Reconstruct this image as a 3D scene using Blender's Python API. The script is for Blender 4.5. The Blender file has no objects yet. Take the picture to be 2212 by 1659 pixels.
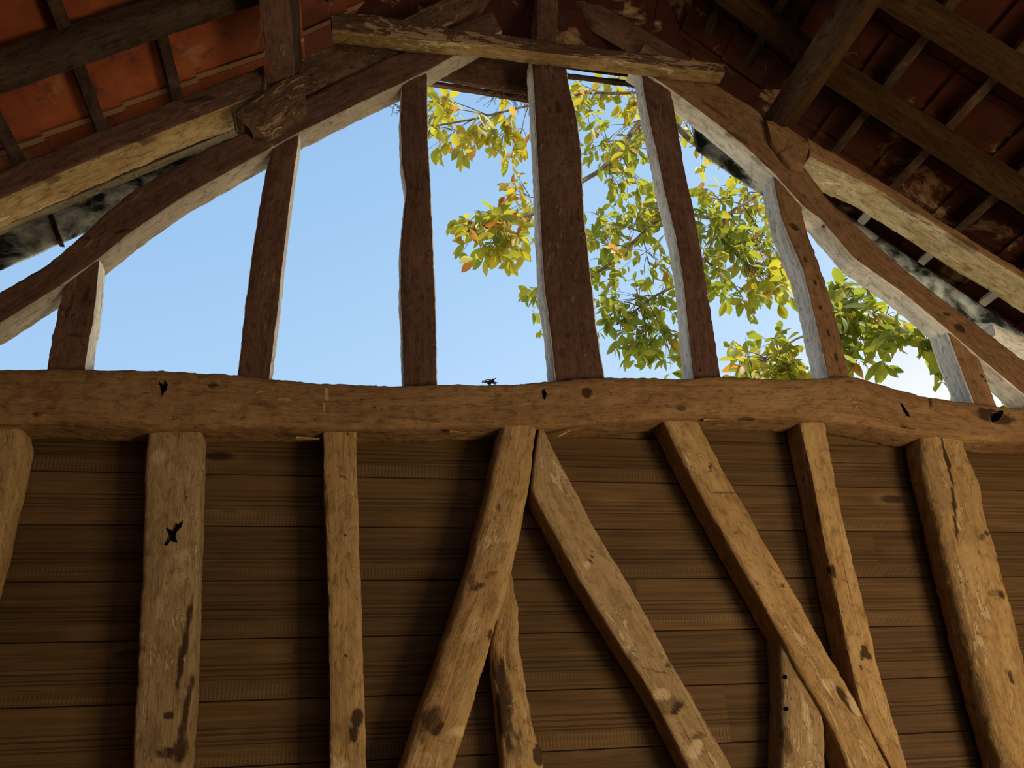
import bpy, bmesh, math, random
import numpy as np
from mathutils import Vector, Matrix, noise

# ------------------------------------------------------------------ camera, sky, light
W_PX, H_PX, F_PX = 2212.0, 1659.0, 1661.0
CX, CY = W_PX / 2, H_PX / 2
CAM = np.array([0.0, -3.0, 1.6])


def unit(v):
    v = np.array(v, float)
    return v / np.linalg.norm(v)


_up = unit((930 - CX, -2500 - CY, F_PX))            # world up seen by the lens (x right, y down, z ahead)
_rt = unit((9500 - CX, 1150 - CY, F_PX))
_rt = unit(_rt - _up * np.dot(_rt, _up))
_fw = unit(np.cross(_up, _rt))
if _fw[2] < 0:
    _fw = -_fw
MW = np.array([_rt, _fw, _up]).T                    # world -> lens

sc = bpy.context.scene
col = sc.collection
cam_d = bpy.data.cameras.new('camera')
cam = bpy.data.objects.new('camera', cam_d)
col.objects.link(cam)
cam_d.sensor_width = 36.0
cam_d.lens = 36.0 * F_PX / W_PX
cam_d.clip_start = 0.02
R = MW.T
ax = R @ np.array([1, 0, 0]); ay = R @ np.array([0, -1, 0]); az = R @ np.array([0, 0, -1])
cam.matrix_world = Matrix(((ax[0], ay[0], az[0], CAM[0]), (ax[1], ay[1], az[1], CAM[1]),
                           (ax[2], ay[2], az[2], CAM[2]), (0, 0, 0, 1)))
sc.camera = cam
sc.view_settings.view_transform = 'Standard'
sc.view_settings.look = 'None'
sc.view_settings.exposure = 0.0
sc.view_settings.gamma = 1.0
sc.view_settings.use_curve_mapping = False
sc.cycles.max_bounces = 8
sc.cycles.use_denoising = True
sc.cycles.sample_clamp_indirect = 6.0


def lin(r, g, b):
    f = lambda c: (c / 255) / 12.92 if c <= 10 else ((c / 255 + 0.055) / 1.055) ** 2.4
    return (f(r), f(g), f(b), 1.0)


# sky: blue overhead, paling toward the horizon and most of all toward the sun's side (+x)
world = bpy.data.worlds.new('sky')
sc.world = world
world.use_nodes = True
nt = world.node_tree
nt.nodes.clear()
tc = nt.nodes.new('ShaderNodeTexCoord')
dt = nt.nodes.new('ShaderNodeVectorMath'); dt.operation = 'DOT_PRODUCT'
dt.inputs[1].default_value = (0.36, 0.0, -0.93)
nt.links.new(tc.outputs['Generated'], dt.inputs[0])
rp = nt.nodes.new('ShaderNodeValToRGB')
mr = nt.nodes.new('ShaderNodeMapRange')
mr.inputs['From Min'].default_value = -0.75; mr.inputs['From Max'].default_value = 0.05
nt.links.new(dt.outputs['Value'], mr.inputs['Value'])
nt.links.new(mr.outputs['Result'], rp.inputs['Fac'])
cr = rp.color_ramp
cr.elements[0].position = 0.0; cr.elements[0].color = lin(148, 191, 238)
cr.elements[1].position = 1.0; cr.elements[1].color = (1.25, 1.25, 1.25, 1)
for p, c in ((0.22, lin(163, 203, 243)), (0.45, lin(180, 215, 252)), (0.62, lin(196, 226, 255)), (0.80, lin(250, 253, 255))):
    e = cr.elements.new(p); e.color = c
bg = nt.nodes.new('ShaderNodeBackground'); bg.inputs['Strength'].default_value = 1.0
wo = nt.nodes.new('ShaderNodeOutputWorld')
nt.links.new(rp.outputs['Color'], bg.inputs['Color'])
nt.links.new(bg.outputs['Background'], wo.inputs['Surface'])


def aim(o, d):
    o.rotation_mode = 'QUATERNION'
    o.rotation_quaternion = Vector(d).to_track_quat('-Z', 'Y')


sun_d = bpy.data.lights.new('sun', 'SUN'); sun_d.energy = 7.0; sun_d.angle = math.radians(0.6)
sun_d.color = (1.0, 0.93, 0.80)
sun = bpy.data.objects.new('sun', sun_d); col.objects.link(sun); sun.location = (8, 2, 12)
aim(sun, (-0.62, 0.18, -0.76))

# fill lamp added inside the barn, standing in for daylight from the open end
fill_d = bpy.data.lights.new('daylight_fill', 'AREA'); fill_d.shape = 'RECTANGLE'
fill_d.size = 2.1; fill_d.size_y = 1.4; fill_d.energy = 245; fill_d.color = (1.0, 0.86, 0.61)
fill = bpy.data.objects.new('daylight_fill', fill_d); col.objects.link(fill)
fill.location = (3.95, -3.4, 0.85)
aim(fill, (-0.58, 0.78, 0.26))


# ------------------------------------------------------------------ pixel <-> place helpers
def ray(x, y):
    return MW.T @ np.array([(x - CX) / F_PX, (y - CY) / F_PX, 1.0])


def unp(x, y, Y):
    d = ray(x, y)
    return CAM + d * ((Y - CAM[1]) / d[1])


def tag(o, label=None, cat=None, group=None, kind=None):
    if label: o['label'] = label
    if cat: o['category'] = cat
    if group: o['group'] = group
    if kind: o['kind'] = kind
    return o


def empty(name, loc):
    o = bpy.data.objects.new(name, None)
    o.location = loc
    o.empty_display_size = 0.1
    col.objects.link(o)
    return o


# ------------------------------------------------------------------ materials
class NT:
    def __init__(self, name):
        self.m = bpy.data.materials.new(name)
        self.m.use_nodes = True
        self.t = self.m.node_tree
        self.t.nodes.clear()
        self.out = self.n('ShaderNodeOutputMaterial')

    def n(self, typ, **kw):
        nd = self.t.nodes.new(typ)
        for k, v in kw.items():
            if hasattr(nd, k): setattr(nd, k, v)
        return nd

    def set(self, sock, v):
        if hasattr(v, 'is_output') or isinstance(v, bpy.types.NodeSocket):
            self.t.links.new(v, sock)
        else:
            sock.default_value = v

    def uv(self, su, sv, sw=1.0):
        t = self.n('ShaderNodeTexCoord')
        mp = self.n('ShaderNodeMapping')
        mp.inputs['Scale'].default_value = (su, sv, sw)
        self.t.links.new(t.outputs['UV'], mp.inputs['Vector'])
        return mp.outputs['Vector']

    def obj(self, s):
        t = self.n('ShaderNodeTexCoord')
        mp = self.n('ShaderNodeMapping')
        mp.inputs['Scale'].default_value = (s, s, s)
        self.t.links.new(t.outputs['Object'], mp.inputs['Vector'])
        return mp.outputs['Vector']

    def noise(self, vec, scale=1, detail=4, rough=0.55, dist=0.0):
        nd = self.n('ShaderNodeTexNoise')
        nd.inputs['Scale'].default_value = scale
        nd.inputs['Detail'].default_value = detail
        nd.inputs['Roughness'].default_value = rough
        nd.inputs['Distortion'].default_value = dist
        self.t.links.new(vec, nd.inputs['Vector'])
        return nd.outputs['Fac']

    def rng(self, v, a, b, c=0.0, d=1.0):
        nd = self.n('ShaderNodeMapRange')
        nd.inputs['From Min'].default_value = a; nd.inputs['From Max'].default_value = b
        nd.inputs['To Min'].default_value = c; nd.inputs['To Max'].default_value = d
        self.t.links.new(v, nd.inputs['Value'])
        return nd.outputs['Result']

    def mix(self, f, a, b, mode='MIX'):
        nd = self.n('ShaderNodeMix', data_type='RGBA', blend_type=mode)
        self.set(nd.inputs['Factor'], f)
        self.set(nd.inputs['A'], a); self.set(nd.inputs['B'], b)
        return nd.outputs['Result']

    def math(self, op, a, b=0.0):
        nd = self.n('ShaderNodeMath', operation=op)
        self.set(nd.inputs[0], a); self.set(nd.inputs[1], b)
        return nd.outputs[0]

    def attr(self, name):
        nd = self.n('ShaderNodeAttribute', attribute_name=name)
        return nd

    def bump(self, h, strength, dist=0.01, normal=None):
        nd = self.n('ShaderNodeBump')
        nd.inputs['Strength'].default_value = strength
        nd.inputs['Distance'].default_value = dist
        self.t.links.new(h, nd.inputs['Height'])
        if normal: self.t.links.new(normal, nd.inputs['Normal'])
        return nd.outputs['Normal']

    def finish(self, color, rough=0.85, normal=None, spec=0.25):
        b = self.n('ShaderNodeBsdfPrincipled')
        self.set(b.inputs['Base Color'], color)
        self.set(b.inputs['Roughness'], rough)
        b.inputs['Specular IOR Level'].default_value = spec
        if normal: self.t.links.new(normal, b.inputs['Normal'])
        self.t.links.new(b.outputs['BSDF'], self.out.inputs['Surface'])
        return self.m


def wood(name, dark, mid, light, patch, patch_amt=0.5, crack=0.5, spec=0.05):
    """hewn oak: grain along u, cracks, patchy old limewash, dark stains"""
    k = NT(name)
    info = k.n('ShaderNodeObjectInfo')
    grain = k.noise(k.uv(3.0, 62), 1, 8, 0.68, 0.5)
    broad = k.noise(k.uv(2.2, 6.5), 1, 6, 0.62, 0.8)
    mott = k.noise(k.uv(17, 32), 1, 7, 0.70, 0.6)
    fine = k.noise(k.uv(45, 150), 1, 4, 0.65)
    c = k.mix(k.rng(grain, 0.30, 0.70), dark, mid)
    c = k.mix(k.rng(broad, 0.44, 0.68, 0, 0.8), c, light)
    c = k.mix(k.rng(mott, 0.52, 0.72, 0, 0.55), c, light)
    c = k.mix(k.rng(mott, 0.48, 0.34, 0, 0.8), c, (dark[0] * 0.7, dark[1] * 0.66, dark[2] * 0.62, 1))
    # flaking limewash: ragged chips thick in some places and worn off in others
    where = k.noise(k.uv(1.5, 4.0), 1, 4, 0.6, 0.5)
    pn = k.noise(k.uv(7.5, 30), 1, 9, 0.72, 1.0)
    pe = 0.70 - 0.10 * patch_amt
    pm = k.rng(k.math('ADD', pn, k.math('MULTIPLY', k.math('SUBTRACT', where, 0.5), 0.7)), pe, pe + 0.02)
    pm = k.math('MULTIPLY', pm, 0.35 + 0.35 * patch_amt)
    c = k.mix(pm, c, patch)
    # drying cracks along the grain, and short dark flecks
    cn = k.noise(k.uv(1.3, 46), 1, 6, 0.72, 0.6)
    cm = k.math('MULTIPLY', k.rng(cn, 0.305, 0.335, 1, 0), crack)
    fl = k.noise(k.uv(14, 120), 1, 4, 0.6, 0.8)
    fm = k.math('MULTIPLY', k.rng(fl, 0.32, 0.36, 1, 0), 0.25 + 0.6 * crack)
    c = k.mix(k.math('MAXIMUM', cm, fm), c, (dark[0] * 0.24, dark[1] * 0.20, dark[2] * 0.18, 1))
    # worm holes / small pits
    vo = k.n('ShaderNodeTexVoronoi'); vo.inputs['Scale'].default_value = 1.0
    k.t.links.new(k.uv(16, 26), vo.inputs['Vector'])
    vm = k.rng(vo.outputs['Distance'], 0.07, 0.12, 0.85, 0)
    sel = k.rng(k.noise(k.uv(3, 9), 1, 2), 0.55, 0.65)
    vm = k.math('MULTIPLY', vm, sel)
    c = k.mix(vm, c, (dark[0] * 0.25, dark[1] * 0.22, dark[2] * 0.2, 1))
    st = k.attr('stain').outputs['Fac']
    rag = k.math('MULTIPLY', k.math('SUBTRACT', mott, 0.5), 1.5)
    sm = k.math('MULTIPLY', k.rng(k.math('ADD', st, rag), 0.18, 0.62), k.rng(st, 0.02, 0.6, 0, 0.92))
    c = k.mix(sm, c, (0.030, 0.014, 0.007, 1))
    pa = k.attr('pale').outputs['Fac']
    pg = k.math('MULTIPLY', k.rng(k.math('ADD', pa, rag), 0.15, 0.48), k.rng(pa, 0.02, 0.4, 0, 0.8))
    c = k.mix(pg, c, patch)
    hv = k.n('ShaderNodeHueSaturation')
    k.t.links.new(c, hv.inputs['Color'])
    k.t.links.new(k.rng(info.outputs['Random'], 0, 1, 0.86, 1.14), hv.inputs['Value'])
    h = k.math('ADD', k.math('MULTIPLY', grain, 0.55), k.math('ADD', k.math('MULTIPLY', fine, 0.25), k.math('MULTIPLY', mott, 0.6)))
    h = k.math('SUBTRACT', h, k.math('MULTIPLY', cm, 0.9))
    h = k.math('ADD', h, k.math('MULTIPLY', pm, 0.35))
    h = k.math('SUBTRACT', h, k.math('MULTIPLY', vm, 0.4))
    return k.finish(hv.outputs['Color'], 0.86, k.bump(h, 0.9, 0.012), spec)


M = {}
M['stud'] = wood('golden_oak', (0.20, 0.104, 0.036, 1), (0.33, 0.188, 0.072, 1), (0.39, 0.235, 0.095, 1), (0.48, 0.32, 0.16, 1), 0.8, 0.6)
M['stud_grey'] = wood('grey_brown_oak', (0.20, 0.115, 0.047, 1), (0.30, 0.185, 0.08, 1), (0.36, 0.225, 0.105, 1), (0.46, 0.32, 0.17, 1), 0.9, 0.5)
M['tie'] = wood('brown_oak', (0.125, 0.060, 0.023, 1), (0.205, 0.106, 0.042, 1), (0.25, 0.137, 0.056, 1), (0.34, 0.20, 0.095, 1), 0.5, 0.9)
M['rafter_r'] = wood('shaded_brown_wood', (0.028, 0.012, 0.004, 1), (0.054, 0.024, 0.007, 1), (0.070, 0.033, 0.010, 1), (0.11, 0.055, 0.021, 1), 0.2, 0.5)  # shade on the right slope's rafters put into a darker wood
M['upper'] = wood('dimmed_red_oak', (0.056, 0.026, 0.016, 1), (0.105, 0.050, 0.031, 1), (0.135, 0.067, 0.041, 1), (0.22, 0.12, 0.075, 1), 0.7, 0.8)  # upper timbers get less light; part of that is put into this colour
M['upper_orange'] = wood('orange_oak', (0.115, 0.055, 0.024, 1), (0.21, 0.105, 0.045, 1), (0.26, 0.135, 0.06, 1), (0.31, 0.18, 0.09, 1), 0.25, 0.8)
M['crust'] = wood('crusted_oak', (0.05, 0.024, 0.014, 1), (0.105, 0.052, 0.028, 1), (0.17, 0.092, 0.048, 1), (0.34, 0.20, 0.105, 1), 1.3, 0.9)
M['white'] = wood('weathered_grey_wood', (0.42, 0.36, 0.28, 1), (0.76, 0.68, 0.57, 1), (0.84, 0.77, 0.66, 1), (0.88, 0.82, 0.72, 1), 0.6, 0.75)
M['cream'] = wood('pale_lit_wood', (0.20, 0.13, 0.06, 1), (0.40, 0.31, 0.17, 1), (0.50, 0.41, 0.25, 1), (0.60, 0.52, 0.36, 1), 0.9, 0.7)  # pale lath wood; also carries the light on the right rafter's underside
M['tan'] = wood('tan_weathered_wood', (0.22, 0.165, 0.11, 1), (0.35, 0.28, 0.20, 1), (0.41, 0.335, 0.245, 1), (0.52, 0.45, 0.34, 1), 0.5, 0.5)
M['ochre'] = wood('lit_ochre_wood', (0.14, 0.072, 0.026, 1), (0.29, 0.18, 0.070, 1), (0.37, 0.25, 0.11, 1), (0.50, 0.38, 0.20, 1), 0.9, 0.7)  # bounced light on rafter and collar undersides put into the colour
M['dark'] = wood('dark_brown_wood', (0.025, 0.014, 0.009, 1), (0.055, 0.031, 0.019, 1), (0.08, 0.047, 0.028, 1), (0.13, 0.085, 0.05, 1), 0.2, 0.5)  # plain dark brown for inner roof timbers and laths
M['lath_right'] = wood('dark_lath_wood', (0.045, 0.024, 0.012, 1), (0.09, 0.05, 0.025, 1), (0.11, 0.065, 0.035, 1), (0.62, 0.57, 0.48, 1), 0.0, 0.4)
M['lathw'] = wood('grey_lath_wood', (0.10, 0.07, 0.045, 1), (0.20, 0.15, 0.10, 1), (0.28, 0.22, 0.15, 1), (0.42, 0.36, 0.28, 1), 0.4, 0.4)
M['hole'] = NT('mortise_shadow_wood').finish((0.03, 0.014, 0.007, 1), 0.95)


def board_material():
    k = NT('stained_boards')
    rnd = k.attr('tone').outputs['Fac']
    g1 = k.noise(k.uv(1.6, 60), 1, 6, 0.65, 0.4)
    g2 = k.noise(k.uv(0.8, 140), 1, 3, 0.6)
    br = k.noise(k.uv(1.1, 5), 1, 4, 0.6, 0.8)
    c = k.mix(k.rng(g1, 0.32, 0.68), (0.044, 0.021, 0.007, 1), (0.092, 0.046, 0.015, 1))
    c = k.mix(k.rng(g2, 0.56, 0.75, 0, 0.5), c, (0.155, 0.085, 0.030, 1))
    c = k.mix(k.rng(br, 0.5, 0.75, 0, 0.6), c, (0.115, 0.058, 0.020, 1))
    # knots
    vo = k.n('ShaderNodeTexVoronoi'); vo.inputs['Scale'].default_value = 1.0
    vo.inputs['Randomness'].default_value = 0.9
    k.t.links.new(k.uv(2.1, 6.0), vo.inputs['Vector'])
    kn = k.rng(k.math('ADD', vo.outputs['Distance'], k.math('MULTIPLY', k.math('SUBTRACT', g1, 0.5), 0.10)), 0.085, 0.16, 1, 0)
    kn = k.math('MULTIPLY', kn, k.rng(k.noise(k.uv(1.3, 3.1), 1, 1), 0.42, 0.50))
    halo = k.math('MULTIPLY', k.rng(vo.outputs['Distance'], 0.17, 0.32, 0.28, 0), k.rng(k.noise(k.uv(1.3, 3.1), 1, 1), 0.42, 0.50))
    c = k.mix(halo, c, (0.155, 0.085, 0.032, 1))
    c = k.mix(k.math('MULTIPLY', kn, 0.9), c, (0.022, 0.010, 0.005, 1))
    # planer chatter: short upright ticks in a narrow band along each board
    wv = k.n('ShaderNodeTexWave', wave_type='BANDS', bands_direction='X')
    wv.inputs['Scale'].default_value = 22; wv.inputs['Distortion'].default_value = 1.5
    k.t.links.new(k.uv(1, 1), wv.inputs['Vector'])
    ch = k.attr('chatter').outputs['Fac']
    ch = k.math('MULTIPLY', ch, k.rng(k.noise(k.uv(0.9, 7), 1, 2), 0.45, 0.6))
    cm = k.math('MULTIPLY', k.rng(wv.outputs['Fac'], 0.3, 0.9), ch)
    c = k.mix(k.math('MULTIPLY', cm, 0.22), c, (0.20, 0.115, 0.05, 1))
    c = k.mix(k.rng(k.attr('groove').outputs['Fac'], 0, 1, 0, 0.9), c, (0.02, 0.009, 0.004, 1))
    hv = k.n('ShaderNodeHueSaturation')
    k.t.links.new(c, hv.inputs['Color'])
    k.t.links.new(k.rng(rnd, 0, 1, 0.82, 1.18), hv.inputs['Value'])
    h = k.math('ADD', k.math('MULTIPLY', g1, 0.6), k.math('MULTIPLY', cm, 0.2))
    return k.finish(hv.outputs['Color'], 0.7, k.bump(h, 0.4, 0.006), 0.08)


M['boards'] = board_material()


def tile_material(name, a, b, dirt, rim):
    k = NT(name)
    rnd = k.attr('tone').outputs['Fac']
    n1 = k.noise(k.obj(9), 1, 6, 0.6)
    n2 = k.noise(k.obj(3.2), 1, 5, 0.65, 0.5)
    c = k.mix(rnd, a, b)
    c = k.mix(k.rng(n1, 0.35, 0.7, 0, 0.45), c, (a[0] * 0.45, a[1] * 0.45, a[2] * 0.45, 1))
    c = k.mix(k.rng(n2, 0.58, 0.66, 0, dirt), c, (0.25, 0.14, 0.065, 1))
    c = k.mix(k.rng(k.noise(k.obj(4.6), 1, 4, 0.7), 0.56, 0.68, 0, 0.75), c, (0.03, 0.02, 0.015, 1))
    c = k.mix(k.math('MULTIPLY', k.attr('rim').outputs['Fac'], rim), c, (0.26, 0.15, 0.08, 1))
    return k.finish(c, 0.9, k.bump(n1, 0.5, 0.006), 0.03)


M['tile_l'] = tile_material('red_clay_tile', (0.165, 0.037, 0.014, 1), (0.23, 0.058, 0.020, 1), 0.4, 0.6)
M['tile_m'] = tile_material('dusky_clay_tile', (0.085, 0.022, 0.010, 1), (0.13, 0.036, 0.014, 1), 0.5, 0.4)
M['tile_r'] = tile_material('shaded_clay_tile', (0.036, 0.010, 0.006, 1), (0.066, 0.018, 0.008, 1), 0.8, 0.0)  # right slope and hip turn from the light; their shade is in this colour


def mossy():
    k = NT('mossy_weathered_board')
    n1 = k.noise(k.obj(4.5), 1, 7, 0.65, 0.4)
    n2 = k.noise(k.obj(14), 1, 5, 0.7)
    n3 = k.noise(k.obj(3.0), 1, 4, 0.6)
    c = k.mix(k.rng(n1, 0.42, 0.58), (0.026, 0.031, 0.028, 1), (0.60, 0.64, 0.59, 1))
    c = k.mix(k.rng(n2, 0.5, 0.7, 0, 0.6), c, (0.05, 0.055, 0.048, 1))
    c = k.mix(k.rng(n3, 0.60, 0.72, 0, 0.7), c, (0.17, 0.15, 0.05, 1))
    return k.finish(c, 0.95, k.bump(n2, 0.6, 0.01), 0.1)


M['mossy'] = mossy()


def ground_material(name, a, b):
    k = NT(name)
    n1 = k.noise(k.obj(1.1), 1, 6, 0.6)
    n2 = k.noise(k.obj(30), 1, 4, 0.6)
    c = k.mix(k.rng(n1, 0.35, 0.65), a, b)
    return k.finish(c, 0.95, k.bump(n2, 0.5, 0.02), 0.1)


M['earth'] = ground_material('trodden_earth', (0.10, 0.065, 0.04, 1), (0.16, 0.11, 0.065, 1))
M['yard'] = ground_material('grass_and_gravel', (0.44, 0.39, 0.28, 1), (0.62, 0.56, 0.42, 1))


def leaf_material():
    k = NT('autumn_leaf')
    at = k.attr('hue').outputs['Fac']
    rp = k.n('ShaderNodeValToRGB')
    k.t.links.new(at, rp.inputs['Fac'])
    cr = rp.color_ramp
    cr.elements[0].position = 0.0; cr.elements[0].color = (0.075, 0.125, 0.018, 1)
    cr.elements[1].position = 1.0; cr.elements[1].color = (0.40, 0.13, 0.03, 1)
    for p, c in ((0.3, (0.20, 0.24, 0.025, 1)), (0.6, (0.36, 0.34, 0.035, 1)), (0.8, (0.47, 0.37, 0.04, 1)), (0.9, (0.48, 0.24, 0.05, 1))):
        e = cr.elements.new(p); e.color = c
    vein = k.n('ShaderNodeTexWave', wave_type='BANDS', bands_direction='DIAGONAL')
    vein.inputs['Scale'].default_value = 3.0
    k.t.links.new(k.uv(1, 1), vein.inputs['Vector'])
    c = k.mix(k.rng(vein.outputs['Fac'], 0.7, 1.0, 0, 0.35), rp.outputs['Color'], (0.5, 0.48, 0.10, 1))
    b = k.n('ShaderNodeBsdfPrincipled')
    k.t.links.new(c, b.inputs['Base Color'])
    b.inputs['Roughness'].default_value = 0.5
    b.inputs['Specular IOR Level'].default_value = 0.35
    tr = k.n('ShaderNodeBsdfTranslucent')
    cc = k.n('ShaderNodeHueSaturation'); cc.inputs['Value'].default_value = 1.35; cc.inputs['Saturation'].default_value = 1.05
    k.t.links.new(c, cc.inputs['Color'])
    k.t.links.new(cc.outputs['Color'], tr.inputs['Color'])
    mx = k.n('ShaderNodeMixShader'); mx.inputs['Fac'].default_value = 0.5
    k.t.links.new(b.outputs['BSDF'], mx.inputs[1]); k.t.links.new(tr.outputs['BSDF'], mx.inputs[2])
    k.t.links.new(mx.outputs['Shader'], k.out.inputs['Surface'])
    return k.m


M['leaf'] = leaf_material()
kb = NT('tree_bark')
bn = kb.noise(kb.obj(14), 1, 6, 0.65)
M['bark'] = kb.finish(kb.mix(kb.rng(bn, 0.35, 0.65), (0.10, 0.065, 0.04, 1), (0.30, 0.22, 0.14, 1)), 0.9, kb.bump(bn, 0.6, 0.01), 0.15)
M['straw'] = NT('dry_straw').finish((0.22, 0.13, 0.07, 1), 0.9)


# ------------------------------------------------------------------ mesh helpers
def link_mesh(name, me, parent=None):
    o = bpy.data.objects.new(name, me)
    col.objects.link(o)
    if parent: o.parent = parent
    return o


def recentre(o):
    me = o.data
    n = len(me.vertices)
    co = np.empty(n * 3); me.vertices.foreach_get('co', co)
    c = co.reshape(-1, 3)
    ctr = (c.max(0) + c.min(0)) / 2
    me.vertices.foreach_set('co', (c - ctr).ravel())
    o.location = Vector(ctr)
    me.update()


def resample(pl, n):
    pl = np.array(pl, float)
    d = np.r_[0, np.cumsum(np.linalg.norm(np.diff(pl, axis=0), axis=1))]
    t = np.linspace(0, d[-1], n)
    return np.stack([np.interp(t, d, pl[:, i]) for i in range(pl.shape[1])], 1)


def smooth(a, k=2):
    for _ in range(k):
        b = a.copy()
        b[1:-1] = 0.25 * a[:-2] + 0.5 * a[1:-1] + 0.25 * a[2:]
        a = b
    return a


_seed = [0]


def loft(name, A, B, DY, mats, p=10.0, rough=1.0, marks=(), step=0.012, shrink_back=0.0, fine=True):
    """a hewn timber: A and B are the two long edges of its front face (3-D polylines),
    DY the vector from the front face to the back. Returns the object."""
    _seed[0] += 1
    sd = _seed[0] * 7.31
    A = np.array(A, float); B = np.array(B, float); DY = np.array(DY, float)
    L = max(np.linalg.norm(np.diff(A, axis=0), axis=1).sum(), np.linalg.norm(np.diff(B, axis=0), axis=1).sum())
    n = max(4, int(L / step))
    a = smooth(resample(A, n), 3); b = smooth(resample(B, n), 3)
    w = np.linalg.norm(b - a, axis=1).mean(); d = np.linalg.norm(DY)
    m = max(3, int(w / step)); k = max(3, int(d / step))
    ring = []                                   # (s, t, face) around the section
    for i in range(m): ring.append((-1 + 2 * i / m, -1, 0))
    for i in range(k): ring.append((1, -1 + 2 * i / k, 2))
    for i in range(m): ring.append((1 - 2 * i / m, 1, 3))
    for i in range(k): ring.append((-1, 1 - 2 * i / k, 1))
    nr = len(ring)
    verts = []; stain = []; pale = []
    uoff = random.uniform(0, 50); voff = random.uniform(0, 50)
    per = 2 * (w + d)
    for i in range(n):
        ctr = (a[i] + b[i]) / 2 + DY / 2
        hs = (b[i] - a[i]) / 2; ht = DY / 2
        tang = a[min(i + 1, n - 1)] - a[max(i - 1, 0)]
        for (s, t, f) in ring:
            r = (abs(s) ** p + abs(t) ** p) ** (1 / p)
            s2, t2 = s / r, t / r
            if t2 > 0: s2 *= 1 - shrink_back * t2
            P = ctr + hs * s2 + ht * t2
            od = hs * s2 / max(1e-6, np.linalg.norm(hs)) + ht * t2 / max(1e-6, np.linalg.norm(ht))
            od = od / max(1e-6, np.linalg.norm(od))
            q = Vector((P[0] + sd, P[1], P[2]))
            e = (noise.noise(q * 4.5) * 0.0032 + noise.noise(q * 13) * 0.0028 + noise.noise(q * 34) * 0.0024 + noise.noise(q * 80) * 0.0012) * rough
            P = P + od * e
            verts.append(P)
            sv = pv = 0.0
            if marks and t < -0.55:
                for (mx, mz, rx, rz, ca, sa, val) in marks:
                    dx, dz = P[0] - mx, P[2] - mz
                    u, v = (dx * ca + dz * sa) / rx, (-dx * sa + dz * ca) / rz
                    dd = math.sqrt(u * u + v * v) + noise.noise(q * 22) * 0.35
                    fall = max(0.0, min(1.0, (1.15 - dd) / 0.45))
                    if val >= 0: sv = max(sv, fall * val)
                    else: pv = max(pv, -fall * val)
            stain.append(sv); pale.append(pv)
    faces = []; mi = []; uvs = []
    vs = np.r_[np.arange(m) * w / m, w + np.arange(k) * d / k, w + d + np.arange(m) * w / m, 2 * w + d + np.arange(k) * d / k, per]
    us = np.linspace(0, L, n)
    for i in range(n - 1):
        for j in range(nr):
            j2 = (j + 1) % nr
            faces.append((i * nr + j, (i + 1) * nr + j, (i + 1) * nr + j2, i * nr + j2))
            mi.append(ring[j][2])
            va, vb = vs[j] + voff, vs[j + 1] + voff
            uvs += [(us[i] + uoff, va), (us[i + 1] + uoff, va), (us[i + 1] + uoff, vb), (us[i] + uoff, vb)]
    for i, rev in ((0, False), (n - 1, True)):   # end grain caps
        c = len(verts)
        verts.append(np.mean([verts[i * nr + j] for j in range(nr)], axis=0)); stain.append(0); pale.append(0)
        for j in range(nr):
            j2 = (j + 1) % nr
            f = (i * nr + j, i * nr + j2, c)
            if rev: f = f[::-1]
            faces.append(f); mi.append(0)
            for vi in f:
                P = verts[vi]; uvs.append((P[0] * 0.4 + uoff, P[2] + voff))
    me = bpy.data.meshes.new(name)
    me.from_pydata([tuple(v) for v in verts], [], faces)
    order = []
    for mm in mats:
        if mm not in order: order.append(mm)
    for mm in order: me.materials.append(M[mm])
    idx = [order.index(mm) for mm in mats]
    me.polygons.foreach_set('material_index', [idx[q] for q in mi])
    ul = me.uv_layers.new(name='UVMap')
    ul.data.foreach_set('uv', np.array(uvs, dtype=np.float32).ravel())
    at = me.attributes.new('stain', 'FLOAT', 'POINT'); at.data.foreach_set('value', np.array(stain, dtype=np.float32))
    at = me.attributes.new('pale', 'FLOAT', 'POINT'); at.data.foreach_set('value', np.array(pale, dtype=np.float32))
    bm = bmesh.new(); bm.from_mesh(me); bmesh.ops.recalc_face_normals(bm, faces=bm.faces); bm.to_mesh(me); bm.free()
    me.polygons.foreach_set('use_smooth', [True] * len(me.polygons))
    me.set_sharp_from_angle(angle=math.radians(42))
    o = link_mesh(name, me)
    return o


def px_marks(ms, Y):
    """stains and knots at (px, py, rx, ry, angle, strength) on a front face at depth Y"""
    out = []
    for (x, y, rx, ry, ang, val) in ms:
        c = unp(x, y, Y); e = unp(x + 1, y, Y)
        s = abs(e[0] - c[0])
        a = -math.radians(ang)
        out.append((c[0], c[2], max(rx * s, 0.006), max(ry * s, 0.006), math.cos(a), math.sin(a), val))
    return out


def timber(name, L, Rr, Y, depth, mats, label, cat, group=None, p=10.0, rough=1.0, marks=(), holes=(), shrink_back=0.0):
    """timber traced on the photo's front face; L is the left (or upper) edge, Rr the right (or lower)"""
    A = [unp(x, y, Y) for x, y in L]; B = [unp(x, y, Y) for x, y in Rr]
    o = loft(name, A, B, (0, depth, 0), mats, p, rough, px_marks(marks, Y), shrink_back=shrink_back)
    for h in holes: cut(o, [unp(x, y, Y) for x, y in h], 0.045)
    recentre(o)
    return tag(o, label, cat, group, 'thing')


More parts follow.
